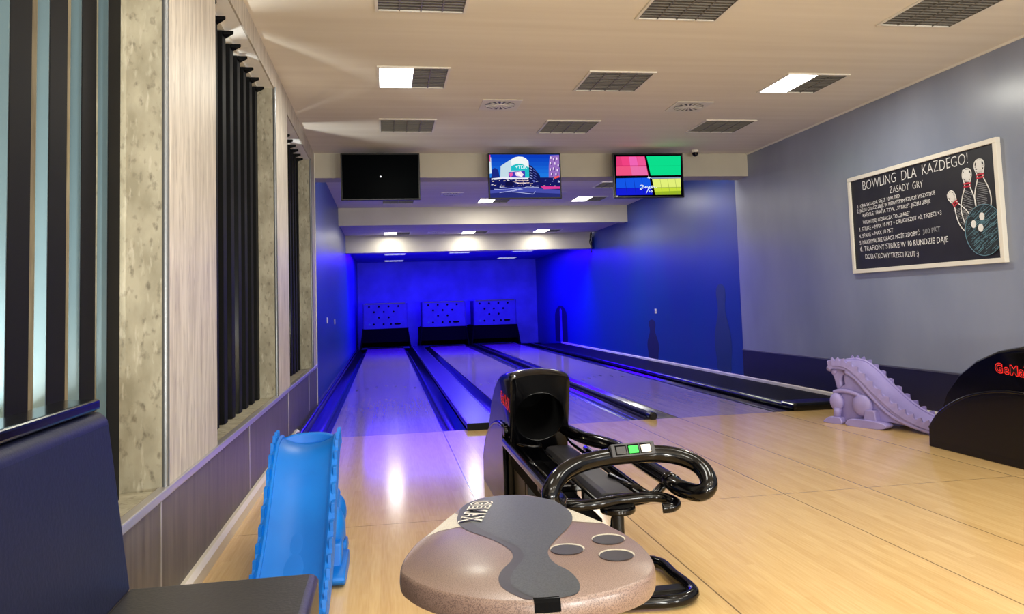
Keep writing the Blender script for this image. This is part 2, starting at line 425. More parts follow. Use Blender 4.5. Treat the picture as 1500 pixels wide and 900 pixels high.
mb = MB(); mb.box(4.2, 5.065, Y_FOUL+0.22, 22.4, -0.1, 0.03); part('deck', mb, M['deck'], t)
mb = MB(); mb.tube([(4.2, Y_FOUL+0.2, 0.035), (4.2, 22.4, 0.035)], 0.035, 12); part('rail', mb, M['black_gloss'], t, smooth='auto')
mb = MB(); mb.box(4.17, 4.72, Y_FOUL-0.05, Y_FOUL+0.25, 0.0, 0.085); part('end_cap', mb, M['black_gloss'], t, bevel=0.032, seg=4)
mb = MB(); mb.box(4.26, 4.68, Y_FOUL+0.26, Y_FOUL+0.8, 0.03, 0.05); part('cover_plate', mb, M['deck'], t, bevel=0.006)
t = thing('lane_divider', 'thin black kerb rail running along the left blue wall', 'divider', (-0.84, Y_FOUL, -0.1))
mb = MB(); mb.box(-0.888, -0.79, Y_FOUL+0.01, 23.55, -0.1, 0.02); part('kerb', mb, M['black_satin'], t)
mb = MB(); mb.tube([(-0.825, Y_FOUL, 0.03), (-0.825, 23.55, 0.03)], 0.022, 10); part('rail', mb, M['black_gloss'], t, smooth='auto')
mb = MB(); mb.box(-0.85, -0.79, Y_FOUL-0.05, Y_FOUL-0.001, 0.0, 0.07); part('end_bracket', mb, M['black_gloss'], t, bevel=0.008)

# pinsetters
def pinsetter(cx, label):
    y0 = 23.6
    t = thing('pinsetter', label, 'pinsetter', (cx, y0, 0), 'three pinsetter fronts')
    # black pit mouth: splayed cheeks and hood, open in front
    mb = MB()
    for s in (-1, 1):
        xo0, xo1 = cx+s*0.765, cx+s*0.675
        xi0, xi1 = xo0 - s*0.03, xo1 - s*0.03
        vs = [(xo0,y0,-0.02),(xo1,y0+0.02,0.6),(xo1,y0+1.6,0.6),(xo0,y0+1.6,-0.02),(xi0,y0,-0.02),(xi1,y0+0.02,0.58),(xi1,y0+1.6,0.58),(xi0,y0+1.6,-0.02)]
        mb.add(vs, [(0,1,2,3),(7,6,5,4),(0,4,5,1),(1,5,6,2),(2,6,7,3),(3,7,4,0)])
    mb.box(cx-0.675, cx+0.675, y0+0.02, y0+1.6, 0.58, 0.605)
    mb.box(cx-0.73, cx+0.73, y0+1.58, y0+1.6, -0.02, 0.58)
    part('pit_box', mb, M['void'], t)
    mb = MB(); mb.add([(cx-0.655,y0+0.03,0.58),(cx+0.655,y0+0.03,0.58),(cx+0.70,y0+0.10,0.19),(cx-0.70,y0+0.10,0.19)], [(0,1,2,3)])
    part('pit_curtain', mb, M['void'], t)
    # masking panel with score dots
    mb = MB(); mb.box(cx-0.64, cx+0.64, y0+0.06, y0+0.1, 0.6, 1.375); mb.box(cx-0.665, cx+0.665, y0+0.08, y0+1.0, 0.606, 1.36)
    p = part('masking_panel', mb, M['mask'], t, bevel=0.01)
    mb = MB(); mb.box(cx-0.6, cx+0.6, y0+0.05, y0+0.062, 1.34, 1.375); part('top_edge', mb, M['dark_panel'], p)
    yy = y0+0.05
    for r, n in enumerate((4,3,2)):
        for i in range(n):
            x = cx + (i-(n-1)/2)*0.29 - 0.04; z = 1.27 - r*0.165
            mb = MB(); mb.cyl((x, yy, z), 0.03, 0.012, 'y', 14); part('score_lamp', mb, M['void'], p)
    for dx in (-0.34, -0.05, 0.17):
        mb = MB(); mb.cyl((cx+dx, yy, 0.74), 0.03, 0.012, 'y', 14); part('score_lamp', mb, M['void'], p)
    mb = MB(); mb.cyl((cx-0.47, yy, 0.74), 0.03, 0.012, 'y', 14); part('score_lamp', mb, mat('green_dim', srgb(20,120,110), 0.5), p, label='greenish indicator lamp')
    mb = MB(); mb.prism(cat2([(cx+0.27,0.74),(cx+0.3,0.765),(cx+0.43,0.765),(cx+0.46,0.74),(cx+0.43,0.715),(cx+0.3,0.715)], 3), 'y', yy, yy+0.012); part('number_display', mb, M['void'], p)
pinsetter(-0.01, 'blue-lit pinsetter front over a black pit at the end of the left lane')
pinsetter(1.76, 'blue-lit pinsetter front over a black pit at the end of the middle lane')
pinsetter(3.335, 'blue-lit pinsetter front over a black pit at the end of the right-hand lane')

# ------------------------------------------------------------------ ceiling fittings
def lamp(cx, cy, z, label, lit=0, spark=False, group='square louvre ceiling lights'):
    """lit: 0 unlit, 1 left half glowing"""
    s = 0.31
    t = thing('ceiling_light', label, 'ceiling light', (cx, cy, z-0.03), group)
    mb = MB()
    mb.box(cx-s, cx+s, cy-s, cy-s+0.02, z-0.012, z); mb.box(cx-s, cx+s, cy+s-0.02, cy+s, z-0.012, z)
    mb.box(cx-s, cx-s+0.02, cy-s+0.02, cy+s-0.02, z-0.012, z); mb.box(cx+s-0.02, cx+s, cy-s+0.02, cy+s-0.02, z-0.012, z)
    part('frame', mb, M['white'], t)
    i = s-0.02
    xs0 = cx if lit else cx-i
    mb = MB(); mb.box(xs0, cx+i, cy-i, cy+i, z-0.003, z-0.001); part('reflector', mb, M['louvre_dark'], t)
    mb = MB()
    for k in range(5):
        x = cx - i + 2*i*k/4
        if lit and k < 2: continue
        mb.box(max(x-0.004, cx-i), min(x+0.004, cx+i), cy-i, cy+i, z-0.011, z-0.003)
    for k in range(1, 12):
        y = cy - i + 2*i*k/12
        mb.box(xs0, cx+i, y-0.003, y+0.003, z-0.010, z-0.003)
    part('louvre_grid', mb, M['louvre'], t)
    if lit:
        mb = MB(); mb.box(cx-i, cx-0.005, cy-i, cy+i, z-0.010, z-0.002); part('glowing_tube_panel', mb, M['lit'], t, label='left half glowing white')
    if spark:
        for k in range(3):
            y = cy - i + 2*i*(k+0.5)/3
            mb = MB(); mb.box(cx-i, cx+i, y-0.02, y+0.02, z-0.010, z-0.004); part('glint_strip', mb, M['glint'], t)  # weak emission imitates glints on the louvre edges of an unlit lamp
    return t
X3 = (0.28, 2.12, 3.98)
lamp(X3[0], 4.89, ZC, 'unlit louvre ceiling light, leftmost of the nearest row at the top edge')
lamp(X3[1], 4.90, ZC, 'unlit louvre ceiling light, middle one of the nearest row at the top edge')
lamp(4.02, 4.88, ZC, 'unlit louvre ceiling light, rightmost of the nearest row, close to the grey wall')
lamp(X3[0], 6.74, ZC, 'half-lit louvre ceiling light, left of the second row', 1)
lamp(X3[1], 6.76, ZC, 'unlit louvre ceiling light between the two half-lit ones')
lamp(X3[2], 6.72, ZC, 'half-lit louvre ceiling light, right of the second row toward the chalkboard', 1)
lamp(X3[0], 8.56, ZC, 'unlit louvre ceiling light just in front of the blank television')
lamp(X3[1], 8.57, ZC, 'unlit louvre ceiling light just in front of the city-picture television')
lamp(3.95, 8.49, ZC, 'unlit louvre ceiling light just in front of the four-colour television and dome camera')
lamp(0.28, 14.72, ZC, 'unlit louvre ceiling light peeking out below the blank television')
lamp(2.12, 14.72, ZC, 'half-lit louvre ceiling light peeking out below the city-picture television', 1)
lamp(X3[2], 14.6, ZC, 'half-lit louvre ceiling light between the two lit televisions, behind them', 1)
lamp(3.97, 12.86, ZC, 'unlit louvre ceiling light half hidden by the four-colour television')
lamp(0.30, 17.95, 2.93, 'half-lit louvre ceiling light in the low far bay, leftmost', 1)
lamp(2.10, 17.95, 2.93, 'half-lit louvre ceiling light in the low far bay, middle', 1)
lamp(3.82, 17.85, 2.93, 'half-lit louvre ceiling light in the low far bay, rightmost', 1)
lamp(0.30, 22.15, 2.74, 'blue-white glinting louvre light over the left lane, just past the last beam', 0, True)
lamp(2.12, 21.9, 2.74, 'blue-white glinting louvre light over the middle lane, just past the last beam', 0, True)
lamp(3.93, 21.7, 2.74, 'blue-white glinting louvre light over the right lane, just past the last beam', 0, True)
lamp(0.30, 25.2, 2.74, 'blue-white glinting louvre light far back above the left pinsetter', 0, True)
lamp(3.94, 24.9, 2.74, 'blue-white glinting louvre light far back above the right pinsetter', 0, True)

def vent(cx, cy, z, label):
    t = thing('air_vent', label, 'air vent', (cx, cy, z-0.02), 'round swirl air vents in the ceiling')
    mb = MB(); s = 0.2; mb.box(cx-s, cx+s, cy-s, cy+s, z-0.008, z-0.0005); part('plate', mb, M['white'], t, bevel=0.004)
    mb = MB(); mb.cyl((cx, cy, z-0.0095), 0.155, 0.0012, seg=36); part('opening', mb, M['louvre_dark'], t)
    mb = MB()
    for k in range(16):
        a = 2*PI*k/16
        u = Vector((math.cos(a), math.sin(a), 0)); w = Vector((-u.y, u.x, 0)); c = Vector((cx, cy, z-0.012))
        p = [c+u*0.04-w*0.006, c+u*0.15-w*0.012, c+u*0.15+w*0.012, c+u*0.04+w*0.006]
        mb.add(p + [q+Vector((0,0,0.003)) for q in p], [(0,1,2,3),(7,6,5,4),(0,4,5,1),(1,5,6,2),(2,6,7,3),(3,7,4,0)])
    part('swirl_fin', mb, M['white'], t)
    mb = MB(); mb.cyl((cx, cy, z-0.014), 0.045, 0.005, seg=20); part('hub', mb, M['white'], t)
vent(1.19, 7.63, ZC, 'white square swirl vent left of centre, in front of the televisions')
vent(3.2, 7.62, ZC, 'white square swirl vent nearer the grey wall')
vent(1.22, 13.85, ZC, 'small swirl vent behind the beam, right of the blank television')
vent(3.1, 13.85, ZC, 'small swirl vent behind the beam, at the right edge of the city-picture television')
vent(1.2, 17.9, 2.93, 'small swirl vent in the low far bay, left of its middle light')
vent(3.15, 17.85, 2.93, 'small swirl vent in the low far bay, right of its middle light')
# dome camera
t = thing('dome_camera', 'small white dome security camera with black eye beside the four-colour television', 'security camera', (4.22, 9.9, 3.14))
mb = MB(); mb.cyl((4.22, 9.9, ZC-0.035), 0.05, 0.035, seg=24); part('base', mb, M['white'], t, smooth='auto', bevel=0.006)
mb = MB(); mb.ell((4.22, 9.9, ZC-0.04), 0.044, 0.044, 0.05); part('dome', mb, M['black_gloss'], t, smooth=True)
mb = MB(); mb.ell((4.215, 9.862, ZC-0.066), 0.01, 0.01, 0.01, 10, 8); part('lens', mb, M['dark_grey'], t, smooth=True)

# ------------------------------------------------------------------ televisions (hung in front of the first beam)
def vcol_screen(name, polys, x0, x1, z0, z1, y, parent, es=1.0):
    """flat picture: list of (colour, [(u,v)...]) painted in order, each a hair in front of the last"""
    mb = MB(); cols = []; mats = []; idx = {}
    for k, (c, pl) in enumerate(polys):
        key = tuple(c)
        if key not in idx:
            idx[key] = len(mats); mats.append(emis('screen_colour', srgb(*c), es))
        mb.m = idx[key]
        mb.flat([(x0+(x1-x0)*u, y - 0.00012*k, z0+(z1-z0)*v) for u, v in pl])
    return part(name, mb, mats, parent)
def tv(x0, x1, z0, z1, label, screen):
    y = 9.72
    t = thing('television', label, 'television', ((x0+x1)/2, y+0.03, z0), 'televisions hanging above the lanes')
    mb = MB(); mb.box(x0, x1, y, y+0.05, z0, z1); part('casing', mb, M['bezel'], t, bevel=0.006)
    mb = MB(); mb.box((x0+x1)/2-0.15, (x0+x1)/2+0.15, y+0.05, 10.156, (z0+z1)/2+0.09, (z0+z1)/2+0.2); part('wall_bracket', mb, M['black_satin'], t)
    mb = MB(); mb.box((x0+x1)/2-0.05, (x0+x1)/2+0.05, 10.10, 10.145, (z0+z1)/2, ZC+0.001); part('hanger_plate', mb, M['black_satin'], t)
    b = 0.018
    screen(x0+b, x1-b, z0+b, z1-b, y-0.0015, t)
    return t
def scr_off(x0, x1, z0, z1, y, t):
    mb = MB(); mb.box(x0, x1, y, y+0.0012, z0, z1); part('screen', mb, M['screen_off'], t)
    mb = MB(); mb.cyl((x0+(x1-x0)*0.5, y-0.001, z0+(z1-z0)*0.5), 0.011, 0.001, 'y', 12); part('standby_light', mb, emis('standby', (1,1,1,1), 1.0), t)
def rect(u0, v0, u1, v1): return [(u0,v0),(u1,v0),(u1,v1),(u0,v1)]
def px(pts, X0=130, X1=1070, Y0=105, Y1=655): return [((a-X0)/(X1-X0), 1-(b-Y0)/(Y1-Y0)) for a, b in pts]
def scr_city(x0, x1, z0, z1, y, t):
    P = []
    for k in range(8):
        P.append(((10+4*k, 60+12*k, 190+7*k), rect(0, 0.3+0.0875*(7-k), 1, 0.3+0.0875*(8-k))))
    P.append(((22,26,96), px([(130,400),(1070,400),(1070,655),(130,655)])))
    P.append(((70,78,170), px([(130,560),(500,520),(1070,560),(1070,655),(130,655)])))
    P.append(((40,46,120), px([(130,600),(420,580),(1070,610),(1070,655),(130,655)])))
    P.append(((26,40,130), px([(150,400),(160,300),(200,275),(245,300),(262,400)])))
    P.append(((216,232,240), px([(130,140),(152,140),(155,345),(130,350)])))
    P.append(((214,70,140), px([(130,110),(146,110),(144,200),(130,190)])))
    P.append(((232,240,244), px([(268,405),(278,252),(420,165),(470,140),(520,130),(575,134),(620,155),(652,190),(658,405)])))
    P.append(((196,220,232), px([(278,252),(420,165),(425,400),(268,405)])))
    P.append(((240,246,246), px([(420,225),(420,165),(470,140),(520,130),(575,134),(620,155),(652,190),(655,270),(560,226),(480,226)])))
    P.append(((32,190,200), px([(415,255),(480,228),(560,226),(655,272),(655,402),(600,402),(600,312),(415,312)])))
    P.append(((70,60,180), px([(380,330),(600,312),(600,402),(380,402)])))
    P.append(((232,90,170), px([(385,345),(430,330),(440,370),(400,395)])))
    P.append(((250,220,240), px([(460,335),(545,320),(580,360),(560,392),(480,380)])))
    P.append(((250,250,250), px([(490,320),(520,345),(570,398),(550,398),(500,360)])))
    P.append(((20,26,84), px([(655,235),(690,250),(760,320),(800,380),(805,470),(655,450)])))
    for k in range(5):
        yy = 262+34*k
        P.append(((150,160,225), px([(664,yy),(700,yy+16),(700,yy+24),(664,yy+10)])))
        P.append(((90,100,190), px([(712,yy+34),(752,yy+60),(752,yy+66),(712,yy+42)])))
    P.append(((150,110,190), px([(918,402),(925,250),(942,118),(1068,112),(1068,402)])))
    for a in ((948,130),(985,150),(1030,140),(940,200),(1000,205),(1045,230),(935,280),(980,270),(1030,290),(950,340),(1010,345)):
        P.append(((236,214,246), px([(a[0],a[1]),(a[0]+16,a[1]+4),(a[0]+14,a[1]+34),(a[0]-3,a[1]+28)])))
        P.append(((50,30,110), px([(a[0]+18,a[1]+2),(a[0]+26,a[1]+6),(a[0]+22,a[1]+44),(a[0]+14,a[1]+40)])))
    P.append(((236,236,250), px([(150,410),(300,395),(640,405),(640,425),(300,420),(150,432)])))
    rnd = random.Random(3)
    for k in range(70):
        a = rnd.uniform(140,1050); b = rnd.uniform(410,520); w = rnd.uniform(6,34); h = rnd.uniform(3,10)
        c = rnd.choice([(240,240,250),(200,205,245),(18,18,70),(14,14,60),(250,225,200),(120,130,220)])
        P.append((c, px([(a,b),(a+w,b-2),(a+w,b+h-2),(a,b+h)])))
    P.append(((18,18,66), px([(330,470),(350,450),(420,448),(440,480),(430,505),(335,505)])))
    for (a,b,c,d) in ((470,440,640,440),(480,470,650,466),(505,420,540,500),(560,420,575,505),(450,455,520,470)):
        P.append(((255,226,214), px([(a,b),(c,d),(c+4,d+7),(a+4,b+7)])))
    P.append(((222,60,150), px([(800,515),(1066,520),(1066,548),(840,552)])))
    P.append(((250,90,90), px([(985,395),(1055,380),(1062,400),(995,420)])))
    for (a,b,c,d) in ((180,545,420,560),(260,520,560,555),(420,580,700,612),(700,612,730,575),(430,560,620,520),(620,520,780,525),(250,590,480,562)):
        P.append(((190,196,245), px([(a,b),(c,d),(c,d+6),(a,b+7)])))
    s = vcol_screen('screen', P, x0, x1, z0, z1, y, t, 1.0)
    mb = text_mb('+TDK', 0.06, offset=0.001)
    u, v = px([(470,285)])[0]
    mb.xf(basis((x0+(x1-x0)*u, y-0.012, z0+(z1-z0)*v), (1,0,-0.02), (0,0,1), (0,-1,0)))
    part('sign_letters', mb, emis('sign_white', srgb(220,250,250), 1.0), s)
def scr_four(x0, x1, z0, z1, y, t):
    X0, X1, Y0, Y1 = 158, 1052, 100, 632
    q = lambda p: px(p, X0, X1, Y0, Y1)
    P = [((4,4,8), rect(0,0,1,1))]
    P.append(((232,64,120), q([(188,125),(560,122),(600,365),(178,368)])))
    for a,b,c in ((188,250,(226,60,120)),(250,350,(240,66,130)),(352,455,(240,100,180)),(458,560,(238,86,150))):
        P.append((c, q([(a,127),(b-4,126),(b+14,240),(a+12 if a>190 else 185,242)])))
        P.append(((236,110,170) if a>250 else (240,84,130), q([(a+14 if a>190 else 183,252),(b+16,250),(b+34,360),(a+32 if a>190 else 180,364)])))
    P.append(((160,30,80), q([(182,241),(580,239),(581,246),(182,250)])))
    P.append(((12,222,140), q([(585,120),(1040,115),(1034,362),(632,366)])))
    P.append(((10,205,128), q([(608,243),(1036,238),(1036,244),(610,250)])))
    P.append(((20,86,230), q([(176,402),(612,395),(645,612),(170,616)])))
    P.append(((20,30,215), q([(172,530),(632,525),(645,612),(170,616)])))
    for a in (285,400,505):
        P.append(((10,40,170), q([(a,400),(a+5,400),(a+26,612),(a+20,612)])))
    P.append(((10,30,150), q([(173,524),(630,519),(631,525),(173,531)])))
    P.append(((130,150,190), q([(600,395),(1032,388),(1031,404),(640,408)])))
    P.append(((226,240,120), q([(645,412),(1030,405),(1020,612),(680,614)])))
    P.append(((200,222,60), q([(665,525),(1026,520),(1020,612),(680,614)])))
    P.append(((150,180,40), q([(672,575),(1022,565),(1020,612),(680,614)])))
    for a in (748,848,948):
        P.append(((150,170,70), q([(a,410),(a+4,410),(a+30,612),(a+24,612)])))
    P.append(((150,170,70), q([(663,519),(1026,514),(1026,520),(664,525)])))
    P.append(((225,235,255), q([(600,365),(608,388),(635,392),(612,400),(616,420),(600,402),(580,398),(596,388)])))
    P.append(((235,235,240), q([(158,622),(192,622),(192,634),(158,634)])))
    s = vcol_screen('screen', P, x0, x1, z0, z1, y, t, 1.0)
    # white scribbled signature
    strokes = [[(480,495),(505,488),(528,500),(505,520),(478,540),(500,542)],[(500,535),(545,515),(560,500),(552,528),(575,510),(590,530),(580,545)],[(590,525),(610,505),(605,535),(630,515),(640,495),(636,530),(660,510),(680,528),(700,520)],[(590,535),(575,565),(556,592)],[(600,560),(605,580)],[(625,560),(618,572),(630,580),(638,566),(626,560)]]
    mb = MB()
    for st in strokes:
        mb.tube([(x0+(x1-x0)*u, y-0.008, z0+(z1-z0)*v) for u, v in q(st)], 0.0045, 6, smooth=3)
    part('signature', mb, emis('signature_white', srgb(225,240,255), 1.0), s)
tv(-0.515, 0.465, 2.555, 3.15, 'blank dark television, leftmost of the three hanging screens', scr_off)
tv(1.335, 2.29, 2.555, 3.15, 'television showing a blue night city street, middle of three', scr_city)
tv(2.995, 3.965, 2.555, 3.15, 'television showing red, green, blue and yellow quarters, rightmost of three', scr_four)

# ------------------------------------------------------------------ chalkboard on the grey wall
t = thing('chalkboard', 'white-framed black chalkboard with bowling rules on the grey wall', 'chalkboard', (5.08, 6.69, 1.42))
BY, BZ, BX = 7.745, 1.42, 5.072
def bd(s, u, d=0.0): return (BX - d, BY - s, BZ + u)
W_, H_ = 2.11, 1.05
mb = MB(); mb.box(BX, XR, BY-W_+0.02, BY-0.02, BZ+0.02, BZ+H_-0.02); part('board', mb, M['board'], t)
mb = MB()
for a, b, c, d in ((0,W_,0,0.042),(0,W_,H_-0.042,H_),(0,0.042,0.042,H_-0.042),(W_-0.042,W_,0.042,H_-0.042)):
    mb.box(BX-0.018, XR, BY-b, BY-a, BZ+c, BZ+d)
part('frame', mb, M['white'], t, bevel=0.003)
LINES = [('BOWLING  DLA  KAŻDEGO!', 0.238, 0.882, 1.768, 0.890, 0.105, 1), ('ZASADY  GRY', 0.685, 0.785, 1.18, 0.775, 0.072, 1),
 ('1. GRA SKŁADA SIĘ Z 10 RUND.', 0.13, 0.700, 0.845, 0.725, 0.036, 0), ('2. JEŻELI GRACZ ZBIJE W PIERWSZYM RZUCIE WSZYSTKIE', 0.125, 0.650, 1.335, 0.680, 0.038, 0),
 ('KRĘGLE, TRAFIA TZW. „STRIKE”. JEŻELI ZBIJE', 0.216, 0.597, 1.266, 0.612, 0.038, 0), ('W DRUGIEJ OZNACZA TO „SPARE”', 0.214, 0.520, 0.965, 0.530, 0.04, 0),
 ('3. STRIKE = MAX 10 PKT + DRUGI RZUT ×2, TRZECI ×3', 0.136, 0.448, 1.40, 0.482, 0.042, 0), ('4. SPARE = MAX 10 PKT', 0.134, 0.376, 0.70, 0.392, 0.042, 0),
 ('5. MAKSYMALNIE GRACZ MOŻE ZDOBYĆ', 0.134, 0.305, 1.09, 0.325, 0.044, 0), ('300 PKT', 1.13, 0.325, 1.37, 0.332, 0.05, 2),
 ('6. TRAFIONY STRIKE W 10 RUNDZIE DAJE', 0.137, 0.232, 1.46, 0.226, 0.056, 0), ('DODATKOWY TRZECI RZUT :)', 0.215, 0.150, 1.055, 0.122, 0.052, 0)]
for txt, s0, u0, s1, u1, h, st in LINES:
    mb = text_mb(txt, 0.1, offset=-0.0015 if st == 1 else 0.0001)
    w = max(p.x for p in mb.v); hh = 0.0727
    dx, dz = s1-s0, u1-u0
    mb.v = [Vector((p.x/w*dx, p.y*h/hh + p.x/w*dz + 0.0025*math.sin(p.x*40+s0*9), 0)) for p in mb.v]
    mb.xf(basis(bd(s0, u0, 0.0012), (0,-1,0), (0,0,1), (-1,0,0)))
    part('chalk_text', mb, M['chalk_dim'] if st == 2 else M['chalk'], t)
def stroke(mb, pts, r, smooth=4, closed=False): mb.tube([bd(a, b, 0.002) for a, b in pts], r, 5, smooth=smooth, closed=closed)
def chalk_pin(head, base, w, label=None):
    """a pin drawn from its head point to its base point"""
    ax = Vector((base[0]-head[0], base[1]-head[1])); Ln = ax.length; d = ax/Ln; nrm = Vector((-d.y, d.x))
    prof = [(0,0.0),(0.02,0.14),(0.07,0.21),(0.14,0.22),(0.22,0.17),(0.30,0.125),(0.38,0.16),(0.5,0.27),(0.64,0.35),(0.78,0.36),(0.92,0.28),(1.0,0.22)]
    P = lambda f, o: (head[0]+d.x*Ln*f+nrm.x*o*w, head[1]+d.y*Ln*f+nrm.y*o*w)
    mb = MB(); stroke(mb, [P(f, o) for f, o in prof[::-1]] + [P(f, -o) for f, o in prof[1:]], 0.0045, 3)
    rnd = random.Random(int(head[0]*1000))
    g = part('chalk_pin', mb, M['chalk'], t)
    mb = MB()
    for k in range(15):
        f = 0.02+0.015*k; o = 0.19*rnd.uniform(0.5, 1)
        stroke(mb, [P(f, -o), P(f+0.02, o)], 0.005 if k < 12 else 0.003, 0)
    part('chalk_fill', mb, M['chalk'], g)
    mb = MB()
    for k in range(16):
        f = 0.42+0.036*k; o = 0.28
        stroke(mb, [P(f-0.03, -o*rnd.uniform(0.6,1)), P(min(f+0.05, 1.0), o*rnd.uniform(0.4,1))], 0.0022, 0)
    part('chalk_hatching', mb, M['chalk_dim'], g)
    mb = MB()
    for f in (0.275, 0.33): stroke(mb, [P(f, -0.16), P(f+0.005, 0.16)], 0.0085, 0)
    part('red_stripe', mb, M['chalk_red'], g)
chalk_pin((1.515, 0.675), (1.745, 0.30), 0.2)
chalk_pin((1.745, 0.85), (1.735, 0.37), 0.24)
chalk_pin((1.890, 0.905), (1.915, 0.42), 0.25)
mb = MB(); C = (1.905, 0.29); R_ = 0.215
def inb(a, b): return (min(max(a, 0.05), 2.06), min(max(b, 0.05), 1.0))
ringp = [inb(C[0]+R_*math.cos(2*PI*k/40), C[1]+R_*1.02*math.sin(2*PI*k/40)) for k in range(40)]
ringp = [p for p in ringp]
ringp += []
part('chalk_ball', MB().flat([bd(a, b, 0.0095) for a, b in ringp]), noisy(mat('ball_dark', srgb(40,52,62), 0.9), (1,1,1), srgb(28,34,42), nscale=20), t)
mb = MB(); rnd = random.Random(5)
for k in range(210):
    a = rnd.uniform(0, 2*PI); r = R_*math.sqrt(rnd.random())*0.97
    p = (C[0]+r*math.cos(a), C[1]+r*math.sin(a)); l = rnd.uniform(0.03, 0.08)
    p2 = (p[0]+l*0.85, p[1]+l*0.5)
    if (p2[0]-C[0])**2+(p2[1]-C[1])**2 > R_*R_ or p2[0] > 2.06 or p[1] < 0.05: continue
    mb.tube([bd(p[0],p[1],0.0105), bd(p2[0],p2[1],0.0105)], rnd.uniform(0.0012,0.003), 4)
mb.tube([bd(a, b, 0.0105) for a, b in ringp], 0.003, 5, closed=True)
part('chalk_hatching', mb, M['chalk_teal'], t)
for a, b in ((1.797,0.352),(1.897,0.408),(1.875,0.312)):
    mb = MB(); mb.flat([bd(a+0.03*math.cos(2*PI*k/20), b+0.034*math.sin(2*PI*k/20), 0.0145) for k in range(20)]); part('finger_hole', mb, M['chalk'], t)

# ------------------------------------------------------------------ wall bits: sockets, painted pins
def wall_plate(name, x, y, z, s, label, cat='socket'):
    t = thing(name, label, cat, (x, y, z-0.05))
    mb = MB(); mb.box(min(x, x+s*0.012), max(x, x+s*0.012), y-0.045, y+0.045, z-0.045, z+0.045); part('plate', mb, M['white'], t, bevel=0.004)
    mb = MB(); mb.cyl((x+(s*0.012 if s > 0 else s*0.014), y, z), 0.024, 0.002, 'x', 16); part('insert', mb, M['cream'], t)
wall_plate('wall_socket', -0.89, 12.25, 1.05, 1, 'white wall plate on the left blue wall, nearer one')
wall_plate('wall_socket', -0.89, 14.0, 1.0, 1, 'white wall plate on the left blue wall, farther one')
wall_plate('wall_socket', XR, 14.18, 0.99, -1, 'white wall socket above a dark painted pin on the right blue wall')
def painted_pin(y0, y1, z1, m, label, z0=0.075):
    c = (y0+y1)/2; w = (y1-y0)/2; H = z1-z0
    prof = [(0,0.7),(0.12,0.85),(0.3,1.0),(0.45,0.9),(0.6,0.6),(0.68,0.46),(0.76,0.45),(0.84,0.55),(0.92,0.55),(0.97,0.4),(1.0,0.0)]
    pl = cat2([(c-w*a, z0+H*f) for f, a in prof] + [(c+w*a, z0+H*f) for f, a in prof[-2::-1]], 3)
    mb = MB(); mb.flat([(XR-0.002 + (0.012 if y0 > 15.7 else 0), a, b) for a, b in pl]); tag(part('painted_pin', mb, m), label, 'wall painting')
painted_pin(10.95, 11.55, 1.42, M['pin_paint_green'], 'faint greenish bowling pin painted on the right blue wall, nearest')
painted_pin(14.1, 14.75, 0.83, M['pin_paint'], 'short dark pin shape on the right blue wall below the socket')
t = thing('wall_recess', 'dark round-topped slot low on the far right wall', 'wall painting', (XR, 22.4, 0.05))
mb = MB(); mb.flat([(XR+0.008, a, b) for a, b in [(21.6,0.06)] + [(22.4-0.8*math.cos(PI*k/12), 0.75+0.38*math.sin(PI*k/12)) for k in range(13)] + [(23.2,0.06)]]); part('dark_field', mb, M['pin_paint'], t)
mb = MB(); mb.flat([(XR+0.005, a, b) for a, b in [(22.25,0.06),(22.25,1.0),(22.4,1.05),(22.5,1.0),(22.5,0.06)]]); part('light_slit', mb, M['far_wall'], t)
# cable hanging from the last beam's right end
mb = MB(); mb.tube([(5.03,18.43,2.9),(5.02,18.44,2.75),(5.045,18.44,2.66),(5.03,18.44,2.5),(5.04,18.44,2.42)], 0.012, 8, smooth=4)
mb.tube([(5.05,18.44,2.82),(5.0,18.44,2.7),(5.03,18.44,2.6)], 0.01, 8, smooth=4)
mb.box(5.045, 5.062, 18.43, 18.449, 2.84, 2.9305)
tag(part('loose_cable', mb, M['black_satin'], smooth=True), 'loose black cable hanging at the right end of the last white beam', 'cable')

